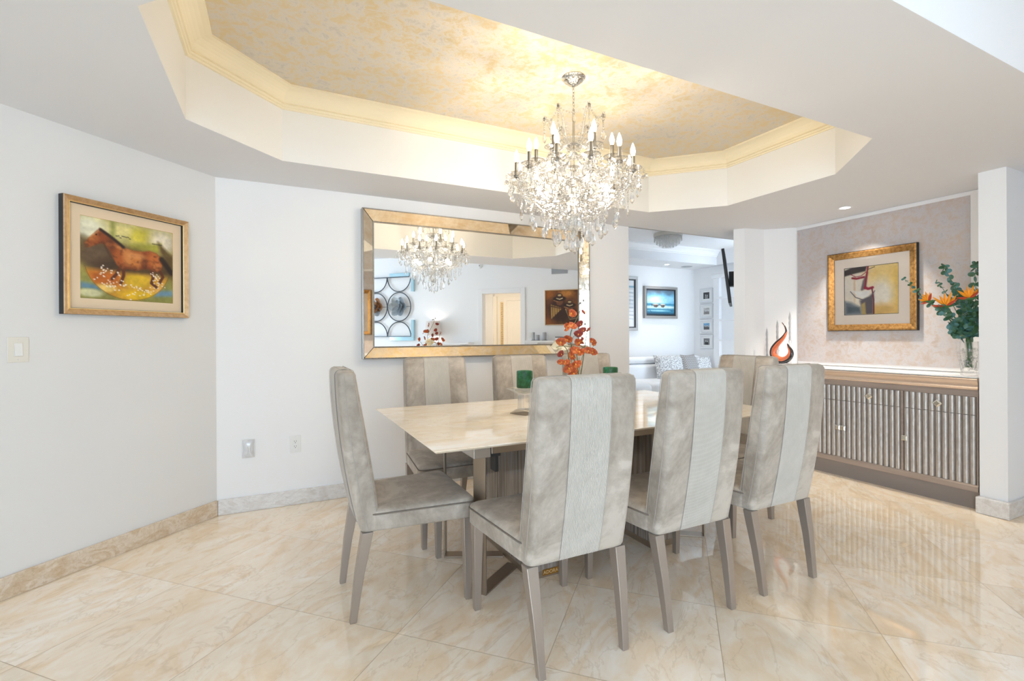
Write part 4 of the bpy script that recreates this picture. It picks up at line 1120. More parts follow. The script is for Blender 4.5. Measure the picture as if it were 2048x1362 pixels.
bays = [(1.656, 2.1115, 2.100), (2.1325, 2.594, 2.574), (2.5985, 3.0615, 2.619), (3.0825, 3.490, 3.10)]
for y0, y1, ky in bays:
    d = reeded('drawer', y0, y1, 0.688, 0.819); knob((y0 + y1) / 2, 0.748, d, True)
    d = reeded('door', y0, y1, 0.175, 0.684); knob(ky, 0.438, d, False)

# vase and its stems
VB = Vector((4.745, 1.752, 0.9657))
t = thing('glass_vase', 'tall cut-glass vase at the right end of the buffet', 'vase', VB)
mb = MB()
po = [(0.0, 0.0), (0.050, 0.0), (0.054, 0.01), (0.050, 0.03), (0.058, 0.09), (0.070, 0.16), (0.073, 0.21), (0.066, 0.26), (0.062, 0.26), (0.068, 0.21), (0.064, 0.16), (0.052, 0.09), (0.040, 0.035), (0.0, 0.03)]
mb.lathe(po, 20); mb.build('vessel', M['glass'], t, smooth=True, angle=35)
mb = MB(); random.seed(3)
for i in range(170):
    a, h = random.uniform(0, 2 * PI), random.uniform(0.045, 0.21); r = random.uniform(0.015, 0.046)
    mb.ball((r * math.cos(a), r * math.sin(a), h), random.uniform(0.006, 0.010), 6, 3)
o = mb.build('glass_beads', M['crystal'], t); o['kind'] = 'stuff'
mouth = VB + Vector((0, 0, 0.25))
def leaf_pair(mb, p, d, r, tw):
    d = d.normalized(); s_ = d.cross(Vector((0, 0, 1)));
    s_ = (s_ if s_.length > 1e-3 else Vector((1, 0, 0))).normalized(); s_.rotate(Matrix.Rotation(tw, 3, d)); up = s_.cross(d)
    for sg in (1, -1):
        c_ = p + s_ * sg * r * 0.95 + d * r * 0.3
        nrm = (up + d * random.uniform(-.5, .8) + Vector((random.uniform(-.4, .1), random.uniform(-.4, .1), 0))).normalized()
        e1 = (s_ * sg - nrm * nrm.dot(s_ * sg)).normalized(); e2 = nrm.cross(e1)
        pts = [c_ + nrm * r * 0.14]; k = 9
        for i in range(k):
            a = 2 * PI * i / k; pts.append(c_ + e1 * r * math.cos(a) * 1.02 + e2 * r * math.sin(a) * (0.86 if math.cos(a) > 0 else 0.95))
        mb.add(pts, [(0, 1 + i, 1 + (i + 1) % k) for i in range(k)])
def euca(label, pix, r0, r1, n_, first=0.35):
    t = thing('eucalyptus_branch', label, 'branch', mouth, 0, 'eucalyptus branches in the glass vase')
    P = [Vector((random.uniform(-.012, .012), random.uniform(-.02, .02), -0.19)), Vector((random.uniform(-.02, .02), random.uniform(-.02, .02), 0.02))] + [atx(u, v, x) - mouth for u, v, x in pix]
    path = smooth_path(P, 7)
    mb = MB(); mb.tube(path, [0.0036 * (1 - 0.65 * i / len(path)) for i in range(len(path))], 6); mb.build('stem', M['leaf'], t, smooth=True)
    mb = MB()
    for i in range(n_):
        q = first + (0.99 - first) * i / (n_ - 1); k = min(int(q * (len(path) - 1)), len(path) - 2)
        leaf_pair(mb, path[k], path[k + 1] - path[k], r0 + (r1 - r0) * i / (n_ - 1), i * PI / 2 + random.uniform(-.4, .4))
    mb.build('leaves', M['euca'], t, recalc=False)
random.seed(11)
euca('eucalyptus branch reaching far left across the framed print', [(1915, 650, 4.70), (1880, 620, 4.66), (1850, 600, 4.64), (1828, 575, 4.62), (1806, 556, 4.61)], 0.022, 0.010, 12, 0.45)
euca('tallest left-hand eucalyptus branch with its tip curling above the orange flowers', [(1932, 650, 4.72), (1922, 605, 4.70), (1908, 570, 4.70), (1893, 545, 4.72), (1887, 530, 4.72)], 0.026, 0.017, 13, 0.40)
euca('upright eucalyptus branch beside the white pier', [(1946, 640, 4.74), (1952, 590, 4.74), (1950, 550, 4.74), (1953, 526, 4.74)], 0.026, 0.020, 11, 0.42)
euca('small pale eucalyptus sprig left of the tall branch', [(1922, 640, 4.80), (1900, 600, 4.84), (1884, 575, 4.86), (1872, 562, 4.88)], 0.016, 0.009, 8, 0.55)
euca('blue-green eucalyptus branch drooping below the orange flowers', [(1925, 660, 4.68), (1905, 640, 4.63), (1890, 625, 4.60), (1878, 612, 4.58)], 0.027, 0.018, 11, 0.36)
euca('dense eucalyptus branch low in the bouquet above the vase mouth', [(1928, 668, 4.66), (1912, 655, 4.62), (1902, 648, 4.60)], 0.026, 0.022, 9, 0.42)
euca('eucalyptus branch in the middle of the bouquet', [(1938, 660, 4.70), (1934, 632, 4.67), (1930, 605, 4.65), (1928, 588, 4.65)], 0.028, 0.020, 12, 0.36)
euca('eucalyptus branch between the two orange flowers and the pier', [(1944, 665, 4.67), (1945, 640, 4.65), (1946, 618, 4.64), (1948, 606, 4.64)], 0.028, 0.022, 10, 0.36)
euca('leafy eucalyptus branch hanging low on the left of the bouquet', [(1926, 676, 4.64), (1914, 668, 4.61), (1906, 662, 4.60)], 0.024, 0.018, 8, 0.45)
euca('eucalyptus branch rising behind the largest orange flower', [(1935, 655, 4.80), (1926, 620, 4.82), (1916, 588, 4.84), (1908, 566, 4.85)], 0.026, 0.016, 11, 0.42)
euca('short eucalyptus branch against the pier, low on the right of the bouquet', [(1943, 672, 4.68), (1948, 655, 4.66), (1952, 640, 4.65)], 0.026, 0.022, 9, 0.40)
def bird(label, u, v, x, ang, s_):
    t = thing('bird_of_paradise', label, 'flower', mouth, 0, 'orange flowers in the glass vase')
    c_ = atx(u, v, x) - mouth
    path = smooth_path([Vector((random.uniform(-.01, .01), random.uniform(-.01, .01), -0.19)), Vector((0, 0, 0.02)), c_ * 0.5 + Vector((0, 0, 0.02)), c_], 6)
    mb = MB(); mb.tube(path, 0.0045, 6); mb.build('stem', M['leaf'], t, smooth=True)
    def blade(mt_, name, a, ln, wd, yoff):
        mb = MB(); ct, st_ = math.cos(math.radians(a)), math.sin(math.radians(a))
        pts = []
        for i in range(7):
            q = i / 6; w_ = wd * math.sin(PI * min(1, q * 0.9 + 0.1)) ** 0.9
            for j in (-1, 0, 1):
                lx, lz = q * ln, j * w_
                pts.append((c_.x - 0.01 + yoff + 0.006 * abs(j) - 0.02 * q, c_.y - (ct * lx - st_ * lz), c_.z + st_ * lx + ct * lz + 0.012 * q * q))
        mb.sheet(pts, 7, 3); mb.build(name, mt_, t, smooth=True, recalc=False)
    for k, a in enumerate((62, 88, 112, 136, 40)): blade(M['birdorange'], 'petal', a + ang, s_ * (0.105 - 0.012 * (k % 3)), 0.011, 0.004 * k)
    for k, a in enumerate((176, 20)): blade(M['birdred'], 'bract', a + ang, s_ * 0.09, 0.010, -0.003 * k)
    mb = MB(); mb.tube([c_ + Vector((-.004, .05, -.008)), c_ + Vector((-.006, 0, -.006)), c_ + Vector((-.004, -.05, .002))], [0.004, 0.011, 0.003], 8); mb.build('sheath', M['leaf'], t, smooth=True)
bird('large orange bird-of-paradise flower at the front of the bouquet', 1893, 612, 4.60, 6, 1.0)
bird('small orange bird-of-paradise flower at the left edge of the bouquet', 1858, 602, 4.62, 40, 0.62)
bird('orange bird-of-paradise flower beside the white pier', 1940, 596, 4.62, 8, 0.82)

# glass swirl and tapers at the other end of the buffet
SX = 4.70
t = thing('glass_sculpture', 'orange and black glass swirl sculpture at the left end of the buffet', 'sculpture', (SX, 3.205, 0.9657))
o3 = Vector((SX, 3.205, 0.9657))
sp = [(715, 385), (762, 450), (785, 530), (765, 600), (710, 680), (640, 755), (585, 840), (580, 920), (630, 985), (715, 1015), (800, 990), (850, 930), (855, 865), (825, 800), (805, 745)]
rad = [0.003, 0.006, 0.010, 0.014, 0.018, 0.022, 0.026, 0.028, 0.029, 0.029, 0.027, 0.024, 0.018, 0.011, 0.004]
P = [atx(1480 + a / 8.51, 600 + b / 8.51, SX) - o3 for a, b in sp]
path = smooth_path(P, 5); R_ = [rad[min(i // 5, 14)] + (rad[min(i // 5 + 1, 14)] - rad[min(i // 5, 14)]) * (i % 5) / 5 for i in range(len(path))]
cen = sum(P[4:14], Vector()) / 10
mb = MB(); R_ = [r * 1.28 for r in R_]; mb.tube(path, [r * 0.80 for r in R_], 12); mb.build('orange_core', M['swirl_or'], t, smooth=True)
mb = MB(); mb.tube([p + (p - cen).normalized() * r * 0.62 + Vector((-0.002, 0, 0)) for p, r in zip(path, R_)], [r * 0.66 for r in R_], 12); mb.build('black_layer', M['swirl_dk'], t, smooth=True)
mb = MB()
mb.loft([[(-.035, -.075, 0), (.035, -.075, 0), (.035, .075, 0), (-.035, .075, 0)], [(-.03, -.05, .012), (.03, -.05, .012), (.03, .05, .012), (-.03, .05, .012)], [(-.012, -.02, .030), (.012, -.02, .030), (.012, .02, .030), (-.012, .02, .030)]])
mb.build('clear_foot', M['crystal'], t)
for (u, vt, vb, x, lab, lab2) in ((1534, 655, 716, 4.685, 'shortest grey taper candle, left of the glass swirl sculpture', 'crystal candlestick hidden behind the far chair, under the shortest taper'),
                       (1555, 640, 700, 4.79, 'middle-height grey taper candle just behind the glass swirl sculpture', 'crystal candlestick directly behind the glass swirl sculpture'),
                       (1580, 623, 681, 4.86, 'tallest grey taper candle, right of the glass swirl sculpture', 'crystal candlestick under the tallest taper, right of the glass swirl')):
    a, b = atx(u, vt, x), atx(u, vb, x)
    base = Vector((x, b.y, 0.9657)); hh = b.z - base.z
    t = thing('candlestick', lab2, 'candlestick', base, 0, 'crystal candlesticks on the buffet')
    mb = MB(); mb.lathe([(0.0, 0), (0.030, 0), (0.030, 0.006), (0.010, 0.012), (0.008, hh * 0.5), (0.013, hh * 0.6), (0.008, hh * 0.7), (0.012, hh - 0.02), (0.019, hh), (0.0, hh)], 8); mb.build('stem', M['crystal'], t)
    t = thing('taper_candle', lab, 'candle', (x, b.y, b.z + 0.0005), 0, 'grey taper candles on the buffet')
    mb = MB(); rings = []
    hgt = a.z - b.z
    for i in range(40):
        z = hgt * i / 39 * 0.96; r = 0.0105 * (1 if i < 36 else (1 - (i - 35) * 0.19))
        rings.append([(r * (1 + .10 * math.cos(4 * q)) * math.cos(q + i * .22), r * (1 + .10 * math.cos(4 * q)) * math.sin(q + i * .22), z) for q in [2 * PI * k / 16 for k in range(16)]])
    mb.loft(rings); mb.build('wax', M['taper'], t, smooth=True)
    mb = MB(); mb.tube([(0, 0, hgt * 0.955), (0, 0.001, hgt)], 0.0013, 6); mb.build('wick', M['beadsilver'], t)

# ------------------------------------------------------------------ ceiling fittings
def downlight(x, y, z, label, power, tx=0.0, ty=0.0, on=True):
    t = thing('recessed_light', label, 'ceiling light', (x, y, z), 0)
    mb = MB(); mb.lathe([(0.040, -0.001), (0.062, -0.001), (0.064, -0.004), (0.058, -0.007), (0.042, -0.006), (0.040, -0.001)], 32); mb.build('trim_ring', M['trimwhite'], t, smooth=True)
    mb = MB(); mb.lathe([(0.0, -0.001), (0.042, -0.001), (0.042, -0.0035), (0.0, -0.0035)], 28); mb.build('lens', M['led'], t)
    d = bpy.data.lights.new('downlight_beam', 'SPOT'); d.energy = power; d.spot_size = math.radians(86); d.spot_blend = 0.7; d.color = (1.0, 0.92, 0.80); d.shadow_soft_size = 0.04
    l = bpy.data.objects.new('downlight_beam', d); C.objects.link(l); l.parent = t; l.location = (0, 0, -0.02)
    l.rotation_euler = (Vector((tx, ty, -1))).to_track_quat('-Z', 'Y').to_euler()
downlight(4.664, 2.592, ZC, 'lit recessed ceiling light in front of the niche wallpaper', 70, 0.20, 0.0)
downlight(6.37, 6.587, 2.575, 'lit recessed ceiling light above the seascape in the living room', 16, 0.0, 0.12)
downlight(5.05, 6.45, 2.575, 'added fill light for the living room, unseen behind the end of the back wall', 30, 0.25, 0.0)  # added out of view to brighten the living room
t = thing('ceiling_speaker', 'oval white speaker grille in the living room ceiling', 'speaker', (6.93, 6.66, 2.575))
mb = MB(); mb.lathe([(0.0, -0.0005), (0.10, -0.0005), (0.103, -0.004), (0.096, -0.006), (0.0, -0.006)], 28); mb.build('grille', M['ventgrey'], t, smooth=True)
t = thing('flush_ceiling_light', 'round crystal flush-mount light on the living room ceiling', 'ceiling light', (5.368, 5.527, 2.84))
mb = MB(); mb.lathe([(0.0, -0.0005), (0.215, -0.0005), (0.215, -0.055), (0.205, -0.055), (0.205, -0.012), (0.0, -0.012)], 36); mb.build('base_plate', M['chrome'], t, smooth=True)
mb = MB(); random.seed(5)
for r, z0, z1 in ((0.198, -0.05, -0.13), (0.165, -0.05, -0.16), (0.125, -0.06, -0.19), (0.08, -0.06, -0.215), (0.035, -0.06, -0.225)):
    k = int(2 * PI * r / 0.026)
    for i in range(k):
        a = 2 * PI * i / k
        z = z0
        while z > z1: mb.ball((r * math.cos(a), r * math.sin(a), z), 0.0105, 6, 3); z -= 0.021
o = mb.build('crystal_beads', M['crystal'], t); o['kind'] = 'stuff'

# ------------------------------------------------------------------ living room: pictures, sofa, television
u, v, im = canvas(110, 90)
n1, n2 = vnoise(u, v, 4, 21), vnoise(u, v, 12, 22)
blend(im, np.ones_like(u), (120, 190, 226)); blend(im, (0.22 - v) * 5 + n1 - .4, (96, 108, 124)); blend(im, ell(u, v, (.35, .40), .34, .14, .9), (214, 238, 246)); blend(im, ell(u, v, (.8, .36), .3, .12, .9), (150, 208, 232))
blend(im, (v > .54) * 1.0, (58, 138, 176)); blend(im, ell(u, v, (.5, .70), .7, .08, .7), (206, 232, 238)); blend(im, poly(u, v, [(0, .76), (1, .74), (1, 1), (0, 1)], .1), (44, 122, 156)); blend(im, (v - .88) * 8, (20, 40, 60)); blend(im, ell(u, v, (.4, .83), .4, .03, .8), (150, 206, 224))
for cx, s_ in ((.33, 1.0), (.58, .85)):
    blend(im, poly(u, v, [(cx - .11 * s_, .575), (cx + .11 * s_, .565), (cx + .08 * s_, .66), (cx + .03 * s_, .70), (cx - .06 * s_, .69)], .02), (104, 92, 86)); blend(im, ell(u, v, (cx, .575), .11 * s_, .022, .4), (216, 208, 196)); blend(im, line(u, v, [(cx + .02, .6), (cx + .02, .69)], .008, .01), (60, 52, 50))
blend(im, line(u, v, [(.22, .62), (.17, .57), (.20, .66)], .008, .01), (80, 70, 66)); blend(im, line(u, v, [(.13, .82), (.18, .9)], .006, .01), (30, 40, 50)); blend(im, line(u, v, [(.86, .8), (.92, .84)], .006, .01), (30, 40, 50))
im *= (0.92 + .16 * n2)[..., None]
pf = [(0.0, 0.0), (0.0, 0.035), (0.004, 0.040), (0.048, 0.034), (0.050, 0.026), (0.066, 0.024), (0.068, 0.012)]
picture('framed_painting', 'square framed seascape with two boats on the living room wall', 'painting', (6.522, YF - 0.001, 1.903), 0, 0.822, 0.602,
        pf, [M['greyframe'], M['black']], [0, 0, 0, 1, 1, 1], 0.692, 0.472, im, depth=0.011)
u, v, im = canvas(70, 80)
n1 = vnoise(u, v, 6, 31)
blend(im, np.ones_like(u), (232, 234, 236)); blend(im, (n1 - .5) * 2, (200, 206, 212))
for k in range(9): blend(im, line(u, v, [(.70 + .02 * (k % 3), .18 + .08 * k), (.97, .19 + .08 * k)], .006 + .006 * (k % 2), .01) * .7, (150, 160, 172))
blend(im, poly(u, v, [(.76, .12), (1, .12), (1, .16), (.76, .16)], .02), (130, 168, 186))
picture('framed_painting', 'pewter framed pale painting cut off by the end of the back wall', 'painting', (5.492, YF - 0.001, 1.867), 0, 0.92, 0.985,
        pf, [M['greyframe'], M['black']], [0, 0, 0, 1, 1, 1], 0.79, 0.855, im, depth=0.011)
for k, (zc, lab, cols) in enumerate(((2.040, 'topmost of four small silver photo frames on the living room side wall', ((60, 60, 62), (150, 150, 150))), (1.742, 'second photo frame from the top in the living room, holding a pale group photo', ((196, 194, 192), (150, 146, 144))),
                          (1.448, 'third photo frame from the top in the living room, holding a blue-sky photo', ((118, 172, 208), (96, 92, 92))), (1.156, 'lowest of four small silver photo frames on the living room side wall', ((128, 128, 130), (48, 48, 50))))):
    u, v, im = canvas(24, 24); blend(im, np.ones_like(u), cols[0]); n1 = vnoise(u, v, 4, 40 + k)
    for j in range(4 if k in (1, 2) else 2):
        cx = (.18 + .21 * j) if k in (1, 2) else (.36 + .26 * j)
        blend(im, ell(u, v, (cx, .80), .12, .35, .4), cols[1]); blend(im, ell(u, v, (cx, .42 + .05 * (j % 2)), .075, .10, .4), (222, 206, 196) if k == 2 else (214, 214, 214))
    im *= (.8 + .4 * n1)[..., None]
    picture('photo_frame', lab, 'photo frame', (XR - 0.001, 6.617, zc), math.radians(-90), 0.31, 0.268, [(0, 0), (0, 0.020), (0.005, 0.026), (0.018, 0.022), (0.030, 0.024), (0.034, 0.014)],
            [M['silverframe']], None, 0.145, 0.125, im, M['whiteplastic'], group='four photo frames in the living room', depth=0.010)
# sofa
t = thing('sofa', 'white leather sofa with raised headrests in the living room', 'sofa', (5.75, 6.40, 0))
def soft_box(name, a, b, r, parent, mt_='leather', seg=4):
    (xa, ya, za), (xb, yb, zb) = a, b
    cx, cy_, hx, hy = (xa + xb) / 2, (ya + yb) / 2, (xb - xa) / 2, (yb - ya) / 2
    mb = MB(); rings = []
    for k in range(seg + 1):
        q = PI / 2 * k / seg; rings.append([(x, y, za + r * (1 - math.sin(q))) for x, y in rrect(hx - r * (1 - math.cos(q)), hy - r * (1 - math.cos(q)), r, 4, cx, cy_)])
    rings = [[(x, y, za + r - r * math.cos(PI / 2 * k / seg)) for x, y in rrect(hx - r + r * math.sin(PI / 2 * k / seg), hy - r + r * math.sin(PI / 2 * k / seg), r, 4, cx, cy_)] for k in range(seg + 1)]
    rings += [[(x, y, zb - r + r * math.sin(PI / 2 * k / seg)) for x, y in rrect(hx - r + r * math.cos(PI / 2 * k / seg), hy - r + r * math.cos(PI / 2 * k / seg), r, 4, cx, cy_)] for k in range(seg + 1)]
    mb.loft(rings); return mb.build(name, M[mt_], parent, smooth=True, angle=60)
soft_box('base', (-1.55, -0.48, 0.07), (1.57, 0.44, 0.30), 0.03, t)
for k in range(3): soft_box('seat_cushion', (-1.28 + 0.925 * k, -0.53, 0.302), (-1.28 + 0.925 * k + 0.92, 0.17, 0.525), 0.085, t)
for k in range(3):
    soft_box('back_cushion', (-1.28 + 0.925 * k, 0.174, 0.302), (-1.28 + 0.925 * k + 0.92, 0.43, 0.775), 0.07, t)
    soft_box('headrest', (-1.28 + 0.925 * k, 0.20, 0.777), (-1.28 + 0.925 * k + 0.92, 0.40, 0.895), 0.055, t)
soft_box('armrest', (1.497, -0.50, 0.302), (1.575, 0.43, 0.62), 0.035, t); soft_box('armrest', (-1.56, -0.50, 0.302), (-1.283, 0.43, 0.62), 0.06, t)
for x in (-1.45, 1.38):
    for y in (-0.42, 0.38):
        mb = MB(); mb.lathe([(0.02, 0), (0.025, 0.072), (0, 0.072)], 12, (x, y, 0)); mb.build('foot', M['chrome'], t, smooth=True)
def pillow(label, loc, rz, w_, h_, th, tilt, mt_):
    mb = MB(); n_ = 15
    for sg in (1, -1):
        pts = []
        for i in range(n_):
            for j in range(n_):
                a, b = i / (n_ - 1) * 2 - 1, j / (n_ - 1) * 2 - 1
                pin = 1 - 0.07 * (1 - abs(a) ** 2) * abs(b) ** 3 - 0.07 * (1 - abs(b) ** 2) * abs(a) ** 3
                pts.append((b * w_ / 2 * pin, sg * th / 2 * ((1 - a ** 4) * (1 - b ** 4)) ** 0.5, h_ / 2 + a * h_ / 2 * pin))
        mb.sheet(pts, n_, n_)
    o = mb.build('cushion', M[mt_], smooth=True, angle=80)
    tag(o, label, 'cushion', 'grey cushions on the white sofa'); o.location = loc; o.rotation_euler = (math.radians(tilt), 0, math.radians(rz))
pillow('large speckled light grey cushion on the white sofa', (6.25, 6.36, 0.528), -6, 0.62, 0.42, 0.15, -17, 'cush_light')
pillow('dark grey chevron cushion between the two speckled ones', (6.72, 6.33, 0.528), 10, 0.42, 0.42, 0.13, -16, 'cush_dark')
pillow('smaller speckled cushion at the right end of the sofa', (7.06, 6.36, 0.528), -8, 0.38, 0.37, 0.13, -15, 'cush_light')
# television on the back of the left pier
d_ = Vector((6.2 - 4.514, 5.0 - 3.662, 0)).normalized()
t = thing('television', 'black flat television tilted forward on the living room wall beside the pier', 'television', (5.80, 4.6826, 2.07), math.atan2(d_.y, d_.x) + PI)
st = MB(); st.box((-0.42, -0.035, -0.365), (0.52, 0.0, 0.365)); 
tv = st.build('panel', M['black'], t, bevel=0.004); tv.location = (0, -0.085, 0); tv.rotation_euler.x = math.radians(6.5)
mb = MB(); mb.box((-0.41, -0.0365, -0.355), (0.51, -0.0352, 0.355)); mb.build('screen', M['screen'], tv)
mb = MB(); mb.box((-0.10, -0.08, -0.10), (0.10, -0.002, 0.10)); mb.build('bracket', M['black'], t)

# ------------------------------------------------------------------ things on the diagonal wall, seen in the mirror
def W(a, z, out=0.001): return dloc(a, z, out)
# ringed metal flower wall piece (local +x runs along -a)
t = thing('wall_sculpture', 'wire-ring wall piece with metal flowers and mirror edging tinted as reflected sky, seen in the mirror', 'wall art', W(-2.69, 1.89), DRZ)
def rng(cx, cz, a0, a1, n_=40):
    full = a1 - a0 >= 359
    pts = [(cx + 0.270 * math.cos(math.radians(a0 + (a1 - a0) * i / n_)), -0.04, cz + 0.292 * math.sin(math.radians(a0 + (a1 - a0) * i / n_))) for i in range(n_ if full else n_ + 1)]
    mb = MB(); mb.tube(pts, 0.010, 6, full); return mb.build('ring', M['iron'], t, smooth=True)
for k, cx in enumerate((-0.275, 0.275)):
    r = rng(cx, 0, 0, 360); rng(cx, 0.60, 180, 360); rng(cx, -0.60, 0, 180)
    for j, (np_, R1, wd, mt_, zoff) in enumerate(((6, 0.205, 0.115, 'petal_silver', 0.0), (5, 0.13, 0.075, 'petal_copper' if k else 'petal_silver', 0.03), (5, 0.075, 0.045, 'petal_silver' if k == 0 else 'iron', 0.055))):
        for i in range(np_):
            a = 2 * PI * i / np_ + 0.5 * j
            mb = MB(); pts = []
            for q in range(6):
                w_ = wd * math.sin(PI * (0.1 + 0.83 * q / 5)) ** 0.8
                for s_ in (-1, -.5, 0, .5, 1):
                    L_ = R1 * (0.1 + 0.9 * q / 5)
                    pts.append((cx + L_ * math.cos(a) - s_ * w_ * math.sin(a) * .8, -0.045 - zoff - 0.05 * (q / 5) ** 2 - 0.02 * abs(s_), L_ * math.sin(a) + s_ * w_ * math.cos(a) * .8))
            mb.sheet(pts, 6, 5)
            mb.build('petal', M['petal_copper'] if (k == 1 and j == 0 and i in (2, 3)) else M[mt_], t, smooth=True, recalc=False)
    mb = MB(); mb.tube([(cx - 0.27, -0.042, 0), (cx + 0.27, -0.042, 0)], 0.005, 6); mb.build('crossbar', M['iron'], t)
mb = MB(); mb.box((-0.56, -0.04, 0.598), (0.56, -0.001, 0.612)); mb.box((-0.56, -0.04, -0.612), (0.56, -0.001, -0.598)); mb.build('rail', M['iron'], t)
for (xa, xb, za, zb) in ((-0.52, -0.06, 0.613, 0.68), (-0.62, -0.562, 0.30, 0.61), (-0.62, -0.06, -0.69, -0.613), (-0.62, -0.562, -0.612, -0.27)):
    mb = MB(); mb.box((xa, -0.06, za), (xb, -0.001, zb)); mb.build('edge_tile', M['mirror_sky_tint'], t, bevel=0.004)
# shelves
for a0, a1, z, lab in ((-2.0, -0.78, 1.165, 'white wall shelf carrying the lamp, seen low in the mirror'), (0.32, 1.55, 1.20, 'white wall shelf carrying grey candles, seen in the mirror')):
    t = thing('wall_shelf', lab, 'shelf', W((a0 + a1) / 2, z), DRZ)
    mb = MB(); mb.box((-(a1 - a0) / 2, -0.26, -0.035), ((a1 - a0) / 2, 0.0, -0.0005)); mb.build('board', M['trimwhite'], t, bevel=0.003)
    for x in (-0.4, 0.4):
        mb = MB(); mb.prism([(x - 0.012, -0.2), (x + 0.012, -0.2), (x + 0.012, 0), (x - 0.012, 0)], -0.09, -0.0355); mb.build('bracket', M['trimwhite'], t)
t = thing('table_lamp', 'lamp with a pale tapered shade glowing on the wall, behind the orchids in the mirror', 'lamp', W(-1.57, 1.165, 0.175), DRZ)
mb = MB(); mb.lathe([(0.0, 0), (0.06, 0), (0.06, 0.012), (0.018, 0.02), (0.035, 0.06), (0.03, 0.10), (0.008, 0.125), (0.008, 0.30), (0, 0.30)], 24); mb.build('base', M['silverframe'], t, smooth=True)
mb = MB(); mb.lathe([(0.165, 0.135), (0.135, 0.415), (0.133, 0.415), (0.163, 0.135)], 32)
s_ = MB(); rings = [[(r * math.cos(2 * PI * i / 32), r * math.sin(2 * PI * i / 32), z) for i in range(32)] for r, z in ((0.165, 0.135), (0.135, 0.415), (0.133, 0.415), (0.163, 0.135), (0.165, 0.135))]
s_.loft(rings, False, False); s_.build('lamp_shade', M['shade'], t, smooth=True)
mb = MB(); mb.ball((0, 0, 0.33), 0.03, 12, 8); mb.build('bulb', emit('soft_white_bulb', (1.0, 0.9, 0.76), 34), t, smooth=True)
for a, h, r, o_, lab in ((0.45, 0.148, 0.026, 0.12, 'tall slim grey pillar candle, left one on the candle shelf in the mirror'), (0.536, 0.10, 0.030, 0.12, 'short pale pillar candle between two taller ones in the mirror'), (0.66, 0.147, 0.036, 0.12, 'tall thick grey pillar candle, right one on the candle shelf in the mirror')):
    t = thing('grey_candle', lab, 'candle', W(a, 1.2002, o_), DRZ, 'grey pillar candles on the far shelf')
    mb = MB(); mb.lathe([(0.0, 0), (r * 1.5, 0), (r * 1.5, 0.006), (0, 0.006)], 20); mb.build('plate', M['iron'], t)
    mb = MB(); mb.lathe([(r, 0.0062), (r, h - 0.004), (r * 0.9, h), (0, h - 0.004)], 20); mb.build('wax', M['greycandle'], t, smooth=True)
t = thing('keepsake_box', 'small white box with a dark lid on the candle shelf, seen in the mirror', 'box', W(0.94, 1.2002, 0.12), DRZ)
mb = MB(); mb.box((-0.07, -0.05, 0), (0.07, 0.05, 0.05)); mb.build('body', M['trimwhite'], t, bevel=0.003)
mb = MB(); mb.box((-0.072, -0.052, 0.0502), (0.072, 0.052, 0.066)); mb.build('lid', M['iron'], t, bevel=0.003)
# two flute players in hats
u, v, im = canvas(110, 110)
n1, n2, n3 = vnoise(u, v, 4, 51), vnoise(u, v, 10, 52), vnoise(u, v, 30, 53, 2)
u = 1 - u                                              # drawn as it appears in the mirror
blend(im, np.ones_like(u), (112, 66, 36)); blend(im, (n1 - .45) * 3, (150, 92, 40)); blend(im, ell(u, v, (.62, .08), .2, .12, .9), (186, 122, 54)); blend(im, ell(u, v, (.08, .08), .18, .14, .9), (160, 92, 30)); blend(im, ell(u, v, (.12, .9), .2, .14, .9), (158, 90, 36)); blend(im, ell(u, v, (.55, .86), .14, .14, .9), (196, 150, 74)); blend(im, ell(u, v, (.30, .60), .28, .34, .8) * .7, (60, 32, 24))
def player(cx, cz, s_):
    blend(im, ell(u, v, (cx, cz + .36 * s_), .30 * s_, .34 * s_, .4) * .8, (58, 32, 26)); blend(im, ell(u, v, (cx, cz + .10 * s_), .10 * s_, .10 * s_, .3), (120, 74, 48))
    blend(im, ell(u, v, (cx, cz), .19 * s_, .075 * s_, .3), (44, 26, 22)); blend(im, ell(u, v, (cx, cz - .06 * s_), .10 * s_, .10 * s_, .3), (66, 40, 30)); blend(im, ell(u, v, (cx, cz - .10 * s_), .055 * s_, .03 * s_, .5), (196, 168, 120)); blend(im, line(u, v, [(cx - .09 * s_, cz - .01), (cx, cz + .02), (cx + .09 * s_, cz - .01)], .012 * s_, .01), (224, 208, 160)); blend(im, line(u, v, [(cx - .17 * s_, cz + .05 * s_), (cx - .05, cz + .09 * s_)], .01, .01), (176, 120, 76))
player(.42, .24, 1.0); player(.72, .44, .95)
for k in range(9): blend(im, line(u, v, [(.17 + .035 * k, .42 + .012 * k), (.18 + .034 * k, .82 - .032 * k)], .013, .008), (150, 112, 58) if k % 2 else (196, 156, 88))
blend(im, line(u, v, [(.16, .46), (.50, .54)], .014, .01), (84, 50, 30)); blend(im, line(u, v, [(.60, .55), (.72, .86), (.95, .82)], .012, .01), (196, 164, 110))
for k in range(7): blend(im, line(u, v, [(.63 + .045 * k, .60 + .02 * k), (.72 + .04 * k, .86)], .010, .008), (96, 84, 70))
im *= (0.8 + .25 * n2 + .15 * n3)[..., None]
picture('framed_painting', 'brown painting of two hatted pan-flute players, seen in the mirror', 'painting', W(0.966, 1.797), DRZ, 0.646, 0.640, [(0, 0), (0, 0.026), (0.003, 0.030), (0.014, 0.026), (0.016, 0.015)],
        [M['goldframe'], M['darkmetal']], [0, 0, 0, 1], 0.618, 0.612, im, depth=0.012)
t = thing('air_vent', 'grey rectangular air vent high on the wall, seen in the mirror', 'vent', W(0.917, 2.475), DRZ)
mb = MB(); mb.box((-0.15, -0.012, -0.067), (0.15, -0.0005, 0.067)); mb.build('frame', M['ventgrey'], t, bevel=0.003)
mb = MB()
